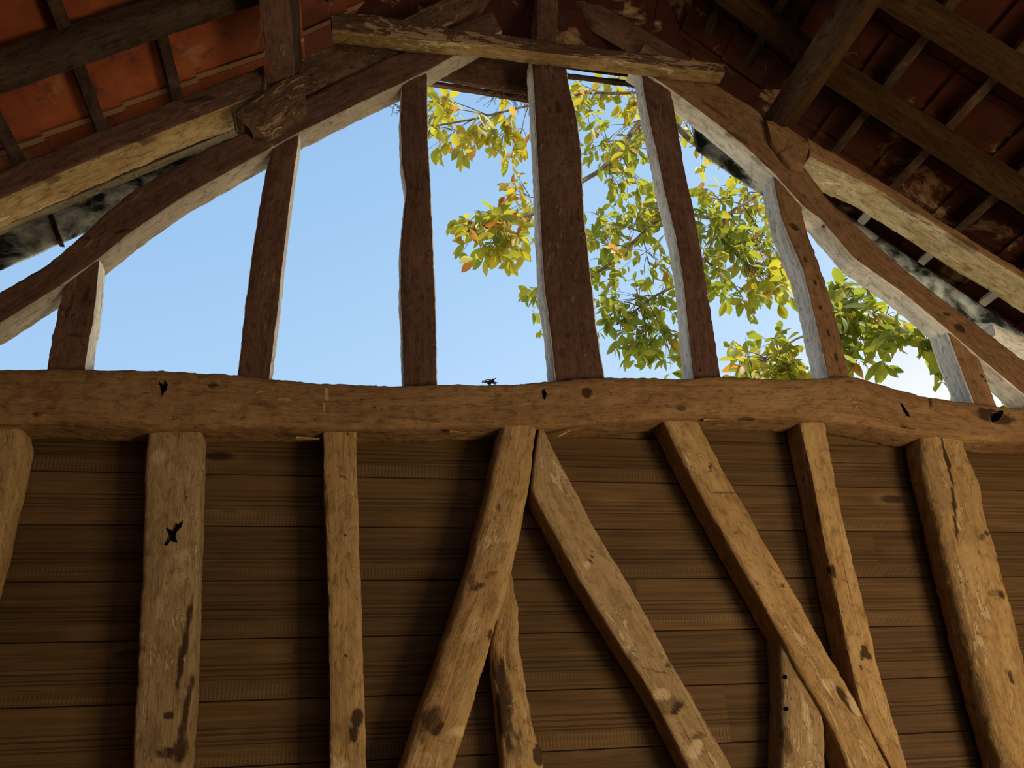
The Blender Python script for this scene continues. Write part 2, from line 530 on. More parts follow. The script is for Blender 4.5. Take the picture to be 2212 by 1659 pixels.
def cut(o, poly, deep):
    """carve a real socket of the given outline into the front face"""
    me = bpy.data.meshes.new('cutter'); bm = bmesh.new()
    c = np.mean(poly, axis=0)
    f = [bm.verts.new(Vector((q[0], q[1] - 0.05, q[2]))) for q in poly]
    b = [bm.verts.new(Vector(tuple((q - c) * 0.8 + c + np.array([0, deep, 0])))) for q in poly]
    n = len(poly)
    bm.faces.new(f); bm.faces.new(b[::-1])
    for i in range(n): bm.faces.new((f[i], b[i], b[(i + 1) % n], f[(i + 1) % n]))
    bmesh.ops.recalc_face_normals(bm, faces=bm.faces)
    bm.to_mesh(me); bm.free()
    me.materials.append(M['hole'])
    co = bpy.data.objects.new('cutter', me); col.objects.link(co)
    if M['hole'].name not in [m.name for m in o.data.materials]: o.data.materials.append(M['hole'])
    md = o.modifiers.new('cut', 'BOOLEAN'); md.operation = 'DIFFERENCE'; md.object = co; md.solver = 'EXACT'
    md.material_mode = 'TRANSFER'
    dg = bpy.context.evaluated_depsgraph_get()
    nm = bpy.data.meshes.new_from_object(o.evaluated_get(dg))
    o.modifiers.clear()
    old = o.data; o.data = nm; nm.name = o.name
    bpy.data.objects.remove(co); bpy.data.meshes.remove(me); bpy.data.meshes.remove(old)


def run(name, P, Q, W, D, mats, label, cat, group=None, p=10.0, rough=0.7, step=0.025, parent=None):
    """straight timber whose front face runs P->Q, W from edge to edge, D to the back"""
    P, Q, W, D = (np.array(v, float) for v in (P, Q, W, D))
    o = loft(name, [P, Q], [P + W, Q + W], D, mats, p, rough, step=step)
    recentre(o)
    if label: tag(o, label, cat, group, 'thing')
    return o


random.seed(11)

# ------------------------------------------------------------------ the setting
SL, ZL, XL = 0.783, 4.66, -1.0       # left rafters' underside:  z = ZL + SL (x - XL)
SR, ZR, XR = -0.818, 4.677, 2.8       # right rafters' underside
zl = lambda x: ZL + SL * (x - XL)
zr = lambda x: ZR + SR * (x - XR)
PXL, PXR = -0.42, 2.36               # purlin lines, where the pitch steepens
AX = 0.98                            # ridge
zul = lambda x: zl(PXL) + 1.0 * (x - PXL)
zur = lambda x: zr(PXR) - 1.02 * (x - PXR)
RAFTER_H = 0.115; LATH_H = 0.03
YB = -4.6                            # open end of the barn
XWL, XWR = -2.5, 4.4


def box_mesh(name, x0, x1, y0, y1, z0, z1, mat, kind='structure'):
    bm = bmesh.new()
    r = bmesh.ops.create_cube(bm, size=1.0)
    for v in bm.verts:
        v.co = Vector((x0 + (v.co.x + .5) * (x1 - x0), y0 + (v.co.y + .5) * (y1 - y0), z0 + (v.co.z + .5) * (z1 - z0)))
    uvl = bm.loops.layers.uv.new('UVMap')
    for f in bm.faces:
        for l in f.loops: l[uvl].uv = (l.vert.co.x + l.vert.co.y, l.vert.co.z)
    me = bpy.data.meshes.new(name); bm.to_mesh(me); bm.free()
    me.materials.append(mat)
    o = link_mesh(name, me); recentre(o)
    o['kind'] = kind
    return o


def board_wall(name, origin, along, length, z_top, pitch, count, mat, normal):
    """profiled boards laid level: a flat band, four fine beads, a flat band and a joint"""
    prof = [(0.0, 0.012), (0.010, 0.012), (0.016, 0.0), (0.30, 0.0), (0.42, 0.0), (0.425, 0.003), (0.44, 0.003), (0.445, 0.0), (0.50, 0.0), (0.505, 0.0035), (0.525, 0.0035),
            (0.53, 0.0), (0.60, 0.0), (0.605, 0.003), (0.62, 0.003), (0.625, 0.0), (0.66, 0.0), (0.665, 0.003), (0.675, 0.003), (0.68, 0.0), (0.78, 0.0), (0.97, 0.0), (0.992, 0.0), (1.0, 0.012)]
    origin = np.array(origin, float); along = np.array(along, float); normal = np.array(normal, float)
    verts = []; faces = []; uvs = []; tone = []; groove = []; chat = []
    for b in range(count):
        zt = z_top - b * pitch
        ends = {3: (1893, 1195), 4: (1378, 1295), 2: (1010, 1090), 5: (638, 1320), 6: (1560, 1470), 7: (300, 1590)}
        cuts = [0.0, unp(*ends[b], 0.15)[0] - origin[0] if b in ends else random.uniform(0.4, 0.8), length]
        for c0, c1 in zip(cuts[:-1], cuts[1:]):
            tn = random.random(); uo = random.uniform(0, 40); vo = random.uniform(0, 40)
            base = len(verts); ns = max(2, int((c1 - c0) / 0.25)); np_ = len(prof)
            for i in range(ns + 1):
                u = c0 + (c1 - c0) * i / ns
                for (fz, dp) in prof:
                    g = 0.003 * noise.noise(Vector((u * 1.3, b * 3.7, fz)))
                    P = origin + along * u + normal * (-dp + g)
                    verts.append((P[0], P[1], zt - fz * pitch))
                    tone.append(tn); groove.append(1.0 if dp > 0.005 else (0.42 if dp > 0.002 else 0.0))
                    chat.append(1.0 if fz in (0.78, 0.97) else 0.0)
            for i in range(ns):
                for j in range(np_ - 1):
                    q = (base + i * np_ + j, base + (i + 1) * np_ + j, base + (i + 1) * np_ + j + 1, base + i * np_ + j + 1)
                    faces.append(q)
                    for (ii, jj) in ((i, j), (i + 1, j), (i + 1, j + 1), (i, j + 1)):
                        uvs.append((c0 + (c1 - c0) * ii / ns + uo, prof[jj][0] * pitch + vo))
    # the back of the boards
    base = len(verts)
    zb = z_top - count * pitch
    for (u, z) in ((0, z_top), (length, z_top), (length, zb), (0, zb)):
        P = origin + along * u - normal * 0.035
        verts.append((P[0], P[1], z)); tone.append(.5); groove.append(0); chat.append(0)
    faces.append((base, base + 3, base + 2, base + 1)); uvs += [(0, 0)] * 4
    me = bpy.data.meshes.new(name)
    me.from_pydata(verts, [], faces)
    me.materials.append(mat)
    me.uv_layers.new(name='UVMap').data.foreach_set('uv', np.array(uvs, dtype=np.float32).ravel())
    for nm, v in (('tone', tone), ('groove', groove), ('chatter', chat)):
        me.attributes.new(nm, 'FLOAT', 'POINT').data.foreach_set('value', np.array(v, dtype=np.float32))
    o = link_mesh(name, me); recentre(o)
    o['kind'] = 'structure'
    return o


# joints at z = 2.946, 2.731, 2.515, 2.298 ... ; the wall runs up behind the tie beam
PITCH = 0.2165
wg = board_wall('wall_gable', (XWL, 0.15, 0), (1, 0, 0), XWR - XWL, 2.948 + PITCH, PITCH, 14, M['boards'], (0, -1, 0))
box_mesh('wall_left', XWL - 0.06, XWL, YB, 0.19, 0.0, zl(XWL) + 0.1, M['stud'])
box_mesh('wall_right', XWR, XWR + 0.06, YB, 0.19, 0.0, zr(XWR) + 0.1, M['stud'])
box_mesh('wall_sky_block', XWL, 1.0, YB - 0.06, YB, 0.0, 4.0, M['stud'])  # unseen wall added to cut the sky light coming from behind the camera
box_mesh('wall_sky_block', 1.0, XWR, YB - 0.06, YB, 2.5, 4.0, M['stud'])
box_mesh('floor', XWL, XWR, YB, 0.18, -0.05, 0.0, M['earth'])
box_mesh('ground', -40, 40, -40, 60, -0.25, -0.055, M['yard'])


def tile_slope(name, x_lo, x_hi, zf, sgn, courses_x, y0, ytop, mat, tw=0.235):
    """flat clay tiles seen from below, hung on the laths: each course laps the one under it"""
    verts = []; faces = []; tone = []; rim = []

    def quad_box(c, U, V, N, tn):
        base = len(verts)
        for n in (0, 1):
            for (a, b) in ((0, 0), (1, 0), (1, 1), (0, 1)):
                P = c + U * a + V * b + N * n
                verts.append(tuple(P)); tone.append(tn); rim.append(0.0)
        for q in ((0, 3, 2, 1), (4, 5, 6, 7), (0, 1, 5, 4), (1, 2, 6, 5), (2, 3, 7, 6), (3, 0, 4, 7)):
            faces.append(tuple(base + i for i in q))
        return base

    off = (RAFTER_H + LATH_H + 0.012) * 1.12
    for ci in range(len(courses_x) - 1):
        xa, xb = courses_x[ci], courses_x[ci + 1]           # downhill end -> uphill end
        Pa = np.array([xa, 0, zf(xa) + off * 1.25]); Pb = np.array([xb, 0, zf(xb) + off * 1.25])
        up = (Pb - Pa); ul = np.linalg.norm(up); up = up / ul
        nrm = np.array([-up[2], 0, up[0]]) * (1 if up[0] > 0 else -1)
        y = y0; k = 0
        ymax = ytop((zf(xa) + zf(xb)) / 2)
        while y < ymax:
            tn = random.random()
            w = tw + 0.02
            if y + w > ymax: w = max(0.05, ymax - y)
            lift = 0.0 if k % 2 else 0.010
            start = Pa - up * 0.07 + nrm * (0.030 + lift) + np.array([0, y, 0])
            tilt = up * (ul + 0.09) - nrm * 0.024
            quad_box(start, np.array([0, w, 0]), tilt, nrm * 0.014, tn)
            # the raised side rib and the hooked lower lip of each tile
            b = quad_box(start + np.array([0, w - 0.055, 0]) - nrm * 0.010, np.array([0, 0.032, 0]), tilt, nrm * 0.012, tn)
            for i in range(b, b + 8): rim[i] = 0.9
            y += tw; k += 1
    # unseen skin added above the tiles to block daylight through their gaps
    xs = (courses_x[0], courses_x[-1])
    ye = ytop(zf(xs[1]))
    P = [np.array([x, 0, zf(x) + off * 1.25 + 0.11]) for x in xs]
    d = unit(P[1] - P[0])
    quad_box(P[0] - d * .1 + np.array([0, y0, 0]), np.array([0, min(ytop(zf(xs[0])), ye) - y0, 0]), P[1] - P[0] + d * .2, np.array([0, 0, 0.02]), .5)
    me = bpy.data.meshes.new(name); me.from_pydata(verts, [], faces)
    me.materials.append(mat)
    for nm, v in (('tone', tone), ('rim', rim)):
        me.attributes.new(nm, 'FLOAT', 'POINT').data.foreach_set('value', np.array(v, dtype=np.float32))
    bm = bmesh.new(); bm.from_mesh(me); bmesh.ops.recalc_face_normals(bm, faces=bm.faces); bm.to_mesh(me); bm.free()
    o = link_mesh(name, me); recentre(o); o['kind'] = 'structure'
    return o


LATH_L = [-0.94 - 0.32 * i for i in range(6)]      # lath lines on the lower left slope
LATH_R = [2.69, 3.0, 3.345, 3.685, 4.01, 4.33]
HIP_Y, HIP_Z = 0.22, 5.57
ylow = lambda z: 0.50
yup = lambda z: 0.48 if z < HIP_Z - 0.15 else HIP_Y - (z - HIP_Z)
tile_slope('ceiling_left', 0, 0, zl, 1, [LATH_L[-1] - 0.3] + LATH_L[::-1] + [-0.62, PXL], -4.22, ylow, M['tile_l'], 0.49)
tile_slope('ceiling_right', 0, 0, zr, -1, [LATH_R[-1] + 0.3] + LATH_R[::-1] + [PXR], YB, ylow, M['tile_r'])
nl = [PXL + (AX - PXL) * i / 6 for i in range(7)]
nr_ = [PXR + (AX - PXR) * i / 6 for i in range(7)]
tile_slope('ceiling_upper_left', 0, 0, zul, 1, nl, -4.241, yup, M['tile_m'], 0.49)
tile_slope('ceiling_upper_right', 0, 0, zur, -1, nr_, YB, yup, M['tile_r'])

# the little hip at the gable's head: eaves level over the collar, leaning back to the ridge
hb = bmesh.new()
def hip_pt(x, z, o=0.0): return Vector((x, HIP_Y - (z - HIP_Z) * 0.95 + o, z + o))
zt = zul(AX)
for (n_, o_) in ((0, 0.0),):
    rows = 5
    for r in range(rows):
        z0 = HIP_Z + (zt - HIP_Z) * r / rows - 0.06; z1 = HIP_Z + (zt - HIP_Z) * (r + 1) / rows
        xl0, xr0 = PXL + (z0 - zl(PXL)) - 0.25, PXR - (z0 - zr(PXR)) / 1.02 + 0.25
        x = xl0; k = 0
        while x < xr0:
            lo = [hip_pt(x, z0, 0.03 + 0.01 * (k % 2)), hip_pt(min(x + .24, xr0), z0, 0.03 + 0.01 * (k % 2)), hip_pt(min(x + .24, xr0), z1, 0.012), hip_pt(x, z1, 0.012)]
            hi = [v + Vector((0, 0.012, 0.016)) for v in lo]
            vs_ = [hb.verts.new(v) for v in lo + hi]
            for q in ((0, 1, 2, 3), (4, 7, 6, 5), (0, 4, 5, 1), (1, 5, 6, 2), (2, 6, 7, 3), (3, 7, 4, 0)): hb.faces.new([vs_[i] for i in q])
            x += 0.225; k += 1
bmesh.ops.recalc_face_normals(hb, faces=hb.faces)
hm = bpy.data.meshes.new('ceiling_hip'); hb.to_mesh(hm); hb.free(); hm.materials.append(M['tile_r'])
ho = link_mesh('ceiling_hip', hm); recentre(ho); ho['kind'] = 'structure'

# ------------------------------------------------------------------ tie beam
ALL = lambda m: (m, m, m, m)             # materials of: front, left/upper side, right/lower side, back
tie = timber('tie_beam',
       [(-420, 778), (-200, 786), (0, 793), (100, 790), (200, 793), (350, 795), (500, 803), (600, 815), (700, 823), (860, 828), (945, 826), (1110, 826), (1200, 818),
        (1310, 811), (1480, 813), (1560, 810), (1700, 815), (1770, 812), (1840, 808), (1900, 825), (1990, 850), (2060, 862), (2150, 873), (2212, 878), (2420, 890), (2700, 905)],
       [(-420, 902), (-200, 910), (0, 917), (108, 912), (200, 917), (325, 926), (500, 922), (690, 924), (850, 925), (1080, 918), (1190, 922), (1300, 914), (1420, 903),
        (1560, 901), (1700, 903), (1785, 905), (1860, 915), (1960, 935), (2050, 944), (2100, 950), (2212, 955), (2420, 962), (2700, 975)],
       -0.04, 0.185, ALL('tie'), 'long thick horizontal tie beam of rough brown oak crossing the whole gable wall', 'beam', p=7, rough=1.5,
       marks=[(462, 834, 15, 9, 0, .7), (80, 893, 14, 8, 0, .6), (565, 874, 22, 6, 0, .6), (1268, 848, 14, 13, 0, .75), (1620, 903, 22, 6, 0, .6), (1835, 825, 10, 6, 0, .6),
              (1470, 880, 14, 10, 0, .55), (2010, 867, 6, 18, 20, .6), (550, 830, 40, 8, 0, .3), (2150, 900, 45, 16, 10, .8), (1560, 880, 30, 5, 0, .3), (760, 870, 60, 4, 0, .35),
              (905, 905, 80, 5, 3, .45), (1000, 850, 50, 4, 0, .35), (390, 895, 12, 8, 0, .35), (140, 800, 40, 5, 0, .4), (220, 805, 20, 6, 0, .4),
              (704, 860, 3.5, 38, 3, -.75)],
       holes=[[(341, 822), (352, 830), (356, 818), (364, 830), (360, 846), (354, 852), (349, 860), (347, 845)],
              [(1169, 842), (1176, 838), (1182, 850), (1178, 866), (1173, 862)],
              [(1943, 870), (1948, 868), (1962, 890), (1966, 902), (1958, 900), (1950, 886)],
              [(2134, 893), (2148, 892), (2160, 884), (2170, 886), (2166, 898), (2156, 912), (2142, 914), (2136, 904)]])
for (x0, y0, x1, y1, w_) in ((972, 928, 1006, 934, 5.0), (1208, 939, 1236, 927, 3.5), (1520, 905, 1560, 903, 4.0), (640, 943, 690, 946, 4.0)):
    a_, b_ = unp(x0, y0, -0.036), unp(x1, y1, -0.030)
    sp_ = loft('splinter', [a_, b_], [a_ + np.array([0, 0, -0.0018 * w_]), b_ + np.array([0, 0, -0.0008])], (0, 0.02, 0), ALL('stud'), 8, 0.5, step=0.008)
    bpy.context.view_layer.update()
    sp_.parent = tie; sp_.matrix_parent_inverse = tie.matrix_world.inverted()

# ------------------------------------------------------------------ posts of the open gable
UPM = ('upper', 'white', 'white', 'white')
UPO = ('upper_orange', 'white', 'white', 'white')
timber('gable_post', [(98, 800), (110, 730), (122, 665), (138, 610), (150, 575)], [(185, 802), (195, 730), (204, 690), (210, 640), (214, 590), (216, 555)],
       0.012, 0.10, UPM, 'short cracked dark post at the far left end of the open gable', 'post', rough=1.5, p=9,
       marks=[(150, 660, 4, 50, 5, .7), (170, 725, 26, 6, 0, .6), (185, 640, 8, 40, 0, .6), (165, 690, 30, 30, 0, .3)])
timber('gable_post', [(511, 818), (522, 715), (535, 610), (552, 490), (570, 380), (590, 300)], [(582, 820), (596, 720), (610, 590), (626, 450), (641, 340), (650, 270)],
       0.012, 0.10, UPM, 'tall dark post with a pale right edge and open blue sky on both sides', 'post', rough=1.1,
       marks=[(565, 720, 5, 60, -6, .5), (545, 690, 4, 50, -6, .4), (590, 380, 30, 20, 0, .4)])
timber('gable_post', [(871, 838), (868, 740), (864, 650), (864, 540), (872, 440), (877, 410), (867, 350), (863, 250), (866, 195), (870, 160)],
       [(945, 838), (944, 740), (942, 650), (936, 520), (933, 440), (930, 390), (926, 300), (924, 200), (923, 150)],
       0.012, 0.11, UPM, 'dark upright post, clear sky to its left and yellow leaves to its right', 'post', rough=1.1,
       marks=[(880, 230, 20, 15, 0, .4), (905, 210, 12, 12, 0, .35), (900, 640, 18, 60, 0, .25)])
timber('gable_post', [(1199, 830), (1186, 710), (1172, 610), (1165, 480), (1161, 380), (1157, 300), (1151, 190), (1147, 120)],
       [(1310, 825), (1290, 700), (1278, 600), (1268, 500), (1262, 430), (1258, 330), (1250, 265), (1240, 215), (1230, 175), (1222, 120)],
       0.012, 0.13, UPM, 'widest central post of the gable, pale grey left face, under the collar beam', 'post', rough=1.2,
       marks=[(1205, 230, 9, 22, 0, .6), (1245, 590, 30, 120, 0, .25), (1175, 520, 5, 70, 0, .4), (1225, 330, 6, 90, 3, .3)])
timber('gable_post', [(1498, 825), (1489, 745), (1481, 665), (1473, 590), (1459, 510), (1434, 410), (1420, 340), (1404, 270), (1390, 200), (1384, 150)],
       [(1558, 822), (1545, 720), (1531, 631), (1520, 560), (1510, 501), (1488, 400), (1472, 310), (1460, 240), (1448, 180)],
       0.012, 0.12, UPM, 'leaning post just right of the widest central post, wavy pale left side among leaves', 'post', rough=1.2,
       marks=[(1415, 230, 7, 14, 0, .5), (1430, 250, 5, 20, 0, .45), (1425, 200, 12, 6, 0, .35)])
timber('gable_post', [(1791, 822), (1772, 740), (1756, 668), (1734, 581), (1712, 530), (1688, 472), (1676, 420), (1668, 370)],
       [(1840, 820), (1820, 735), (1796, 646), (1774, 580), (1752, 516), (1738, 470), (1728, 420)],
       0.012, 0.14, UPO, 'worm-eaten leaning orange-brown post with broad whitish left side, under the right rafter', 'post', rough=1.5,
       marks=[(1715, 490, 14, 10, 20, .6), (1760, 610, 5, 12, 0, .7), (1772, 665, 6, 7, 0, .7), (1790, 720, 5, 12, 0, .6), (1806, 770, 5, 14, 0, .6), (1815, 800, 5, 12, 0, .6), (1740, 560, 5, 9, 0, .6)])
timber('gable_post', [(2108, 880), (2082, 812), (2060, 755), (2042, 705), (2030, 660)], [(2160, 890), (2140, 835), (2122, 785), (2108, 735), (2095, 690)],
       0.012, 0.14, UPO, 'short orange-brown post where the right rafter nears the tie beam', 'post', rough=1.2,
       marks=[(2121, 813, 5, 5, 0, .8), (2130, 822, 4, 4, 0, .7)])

# ------------------------------------------------------------------ gable rafters (the sloping sides of the opening)
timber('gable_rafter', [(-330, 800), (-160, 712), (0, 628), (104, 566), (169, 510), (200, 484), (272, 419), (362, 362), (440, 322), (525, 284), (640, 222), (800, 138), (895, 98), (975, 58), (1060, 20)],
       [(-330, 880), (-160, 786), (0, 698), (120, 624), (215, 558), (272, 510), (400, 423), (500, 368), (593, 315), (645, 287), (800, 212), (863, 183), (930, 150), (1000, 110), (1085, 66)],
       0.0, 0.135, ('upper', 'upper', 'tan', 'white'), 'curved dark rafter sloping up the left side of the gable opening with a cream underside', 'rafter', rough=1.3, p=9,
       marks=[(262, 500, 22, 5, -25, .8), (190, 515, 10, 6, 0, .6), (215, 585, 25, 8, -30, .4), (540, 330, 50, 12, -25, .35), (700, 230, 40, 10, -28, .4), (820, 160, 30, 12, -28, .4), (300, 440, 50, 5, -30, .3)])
timber('gable_rafter', [(1395, 92), (1470, 132), (1560, 188), (1658, 246), (1720, 330), (1788, 427), (1882, 514), (1991, 610), (2099, 689), (2212, 776), (2290, 836), (2340, 876)],
       [(1365, 140), (1430, 180), (1481, 217), (1557, 275), (1610, 318), (1672, 376), (1734, 445), (1774, 474), (1846, 559), (1955, 635), (2041, 707), (2117, 773), (2212, 852), (2262, 892), (2300, 922)],
       0.0, 0.135, ('upper_orange', 'upper_orange', 'white', 'white'), 'long orange-brown rafter sloping down the right side of the gable opening with a whitish underside', 'rafter', rough=1.4, p=9,
       marks=[(1600, 300, 40, 8, 38, .5), (1540, 235, 40, 8, 38, .5), (1640, 345, 40, 6, 38, .5), (2075, 710, 14, 10, 20, .7), (2046, 679, 9, 6, 0, .6), (1780, 485, 6, 6, 0, .7), (1950, 622, 10, 5, 20, .4),
              (2140, 800, 40, 10, 38, .5), (2000, 640, 40, 5, 38, .3)])

# ------------------------------------------------------------------ collar beam, king post, hip boards
timber('collar_beam', [(714, 24), (800, 30), (895, 46), (1003, 63), (1110, 77), (1207, 90), (1300, 103), (1467, 122), (1562, 137)],
       [(718, 64), (800, 74), (913, 88), (1049, 97), (1184, 115), (1300, 127), (1458, 146), (1566, 157)],
       -0.10, 0.09, ('crust', 'crust', 'ochre', 'crust'), 'short crusty collar beam with pale underside crossing in front of the post tops', 'beam', rough=1.3, p=9,
       marks=[(760, 40, 40, 8, 5, .5), (1000, 75, 60, 8, 8, .35)])
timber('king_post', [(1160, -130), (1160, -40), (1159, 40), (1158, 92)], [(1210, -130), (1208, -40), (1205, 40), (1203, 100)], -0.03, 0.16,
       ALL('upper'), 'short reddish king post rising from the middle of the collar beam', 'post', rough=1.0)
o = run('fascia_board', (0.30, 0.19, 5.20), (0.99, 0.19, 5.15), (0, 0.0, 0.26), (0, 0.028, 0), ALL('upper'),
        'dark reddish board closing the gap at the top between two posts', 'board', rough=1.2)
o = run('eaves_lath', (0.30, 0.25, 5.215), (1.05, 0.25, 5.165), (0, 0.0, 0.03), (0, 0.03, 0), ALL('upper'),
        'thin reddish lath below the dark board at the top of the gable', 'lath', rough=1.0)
o = run('eaves_lath', (1.02, 0.22, 5.385), (1.85, 0.22, 5.385), (0, 0.0, 0.022), (0, 0.03, 0), ALL('dark'),
        'thin dark eaves lath crossing the leaves right of the central post top', 'lath', rough=1.0)

# ------------------------------------------------------------------ purlins and the blocks that carry them
def purlin(pts, label, mats):
    """section corners at the gable, given as pixels on the gable plane: bottom, left, right"""
    b, l, r = (unp(x, y, 0.0) for x, y in pts)
    # front face of the loft runs l->b along the length; the section is a parallelogram l, b, r
    E = np.array([0, -4.5, 0]); S = np.array([0, 0.10, 0])
    o = loft('purlin', [l + S, l + E], [b + S, b + E], r - b, mats, 9, 1.0, step=0.03)
    recentre(o)
    return tag(o, label, 'purlin', None, 'thing')


purlin([(640, 178), (578, 190), (655, 120)], 'dark purlin running overhead on the left, resting on the rafter near its wooden cleat', ('upper', 'dark', 'dark', 'dark'))  # shade on the right face painted with the darker wood
purlin([(1682, 288), (1645, 255), (1722, 272)], 'dark greenish purlin running overhead on the right, leaning over the right rafter', ('dark', 'dark', 'rafter_r', 'dark'))
timber('purlin_cleat', [(500, 238), (545, 205), (600, 172), (655, 150)], [(545, 285), (580, 288), (620, 268), (662, 236)], -0.05, 0.15, ALL('crust'),
       'crusted wooden block nailed on the left rafter below the left purlin', 'block', rough=1.5, p=7)
timber('purlin_cleat', [(1655, 255), (1690, 262), (1725, 285), (1752, 306)], [(1668, 305), (1690, 335), (1712, 358), (1735, 366)], -0.04, 0.14, ALL('upper_orange'),
       'notched orange-brown block on the right rafter supporting the right purlin', 'block', rough=1.2, p=8, marks=[(1700, 320, 30, 2, -35, .8), (1738, 305, 8, 3, -40, .8)])

# ------------------------------------------------------------------ common rafters
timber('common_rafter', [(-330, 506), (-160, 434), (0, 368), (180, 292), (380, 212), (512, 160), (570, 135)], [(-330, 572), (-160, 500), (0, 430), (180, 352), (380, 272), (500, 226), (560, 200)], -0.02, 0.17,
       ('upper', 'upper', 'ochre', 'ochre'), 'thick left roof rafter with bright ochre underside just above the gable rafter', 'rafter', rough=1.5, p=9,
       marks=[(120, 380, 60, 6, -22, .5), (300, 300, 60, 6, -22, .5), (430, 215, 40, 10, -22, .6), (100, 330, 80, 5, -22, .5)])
timber('common_rafter', [(1745, 294), (1846, 354), (1936, 410), (2027, 470), (2212, 586), (2420, 716), (2600, 830)], [(1750, 338), (1893, 404), (2013, 478), (2110, 540), (2212, 601), (2420, 736), (2600, 852)], 0.0, 0.20,
       ('upper_orange', 'upper_orange', 'cream', 'cream'), 'thick right roof rafter with pale lit-toned underside just above the gable rafter', 'rafter', rough=1.4, p=9,
       marks=[(1950, 440, 40, 6, 32, .5), (2080, 520, 40, 8, 32, .5), (1850, 385, 20, 6, 32, .4)])
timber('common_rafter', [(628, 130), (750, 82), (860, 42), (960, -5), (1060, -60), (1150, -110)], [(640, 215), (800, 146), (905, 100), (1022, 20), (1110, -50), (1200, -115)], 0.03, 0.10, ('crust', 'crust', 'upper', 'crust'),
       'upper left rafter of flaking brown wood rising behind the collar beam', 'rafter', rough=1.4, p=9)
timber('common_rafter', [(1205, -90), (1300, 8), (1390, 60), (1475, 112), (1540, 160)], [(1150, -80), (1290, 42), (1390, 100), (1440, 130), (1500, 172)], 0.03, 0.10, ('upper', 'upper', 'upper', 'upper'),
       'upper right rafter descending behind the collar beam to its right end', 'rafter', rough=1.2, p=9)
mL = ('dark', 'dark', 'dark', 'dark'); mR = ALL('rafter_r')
UL = np.array([1, 0, SL]); UR = np.array([1, 0, SR])
xl0, xl1 = -2.48, PXL + 0.03
xr0, xr1 = PXR - 0.06, 4.38
descL = ['second dark rafter of the left roof slope, between two rows of red tiles', 'third dark rafter of the left slope, at the upper left corner']
descR = ['second brown rafter of the right slope, between the dark tiles above the pale rafter', 'third brown rafter of the right slope, near the upper right corner']
for i in range(2 + 6):
    y1 = -0.30 - 0.50 * i
    lab = descL[i] if i < 2 else None
    if i < 2:
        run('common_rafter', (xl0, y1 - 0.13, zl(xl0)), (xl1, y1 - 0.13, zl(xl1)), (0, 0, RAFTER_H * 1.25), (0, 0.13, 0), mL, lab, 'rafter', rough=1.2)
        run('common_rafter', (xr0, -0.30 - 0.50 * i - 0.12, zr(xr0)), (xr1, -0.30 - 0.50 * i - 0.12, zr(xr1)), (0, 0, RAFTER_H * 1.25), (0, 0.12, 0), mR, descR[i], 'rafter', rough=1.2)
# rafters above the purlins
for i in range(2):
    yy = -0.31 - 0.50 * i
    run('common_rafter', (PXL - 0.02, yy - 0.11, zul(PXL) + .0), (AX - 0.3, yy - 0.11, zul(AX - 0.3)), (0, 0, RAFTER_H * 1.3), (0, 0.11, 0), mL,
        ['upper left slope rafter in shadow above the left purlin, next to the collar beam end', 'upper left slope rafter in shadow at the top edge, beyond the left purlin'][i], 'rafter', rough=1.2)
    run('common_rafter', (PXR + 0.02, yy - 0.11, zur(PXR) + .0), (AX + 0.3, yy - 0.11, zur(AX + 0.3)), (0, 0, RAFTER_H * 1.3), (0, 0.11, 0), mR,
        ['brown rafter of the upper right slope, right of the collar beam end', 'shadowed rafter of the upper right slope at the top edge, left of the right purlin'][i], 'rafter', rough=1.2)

# ------------------------------------------------------------------ laths under the tiles
def laths(xs, zf, slope, group, labels, mat, w=0.055, y1=0.40):
    d = unit((1, 0, slope)); nrm = unit((-slope, 0, 1))
    for x, lab in zip(xs, labels):
        P = np.array([x, y1, zf(x)]) + nrm * (RAFTER_H * 0.86)
        lo_ = run('roof_lath', P - d * w / 2, P - d * w / 2 + np.array([0, -3.4, 0]), d * w, nrm * LATH_H * 1.6, ALL(mat), lab, 'lath', group, rough=0.8, step=0.03)
        if mat == 'lath_right':                       # the ends out in the weather are bleached
            me = lo_.data
            for v_ in me.vertices:
                if v_.co.y + lo_.location.y > 0.20: me.attributes['pale'].data[v_.index].value = 1.0


gl = 'laths of the left roof slope'; gr = 'laths of the right roof slope'
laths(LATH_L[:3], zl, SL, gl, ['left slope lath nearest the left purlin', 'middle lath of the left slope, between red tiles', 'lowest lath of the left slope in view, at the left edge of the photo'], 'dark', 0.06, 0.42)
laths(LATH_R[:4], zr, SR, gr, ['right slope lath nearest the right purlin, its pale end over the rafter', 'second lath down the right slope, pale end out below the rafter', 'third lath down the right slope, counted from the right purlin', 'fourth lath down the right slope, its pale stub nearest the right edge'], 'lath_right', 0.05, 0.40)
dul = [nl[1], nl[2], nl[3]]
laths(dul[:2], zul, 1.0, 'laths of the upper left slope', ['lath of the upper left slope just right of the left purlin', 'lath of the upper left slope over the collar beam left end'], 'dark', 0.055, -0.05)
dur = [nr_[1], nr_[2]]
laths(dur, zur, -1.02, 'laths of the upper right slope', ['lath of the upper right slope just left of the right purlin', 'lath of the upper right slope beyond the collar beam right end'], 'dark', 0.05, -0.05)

# ------------------------------------------------------------------ verge boards outside the gable
def verge(xa, xb, zf, drop, label):
    A = [np.array([x, 0.45, zf(x) + 0.22]) for x in (xa, xb)]
    B = [np.array([x, 0.45, zf(x) - drop]) for x in (xa, xb)]
    o = loft('bargeboard', A, B, (0, 0.03, 0), ALL('mossy'), 9, 1.2, step=0.03)
    recentre(o)
    return tag(o, label, 'board', None, 'thing')


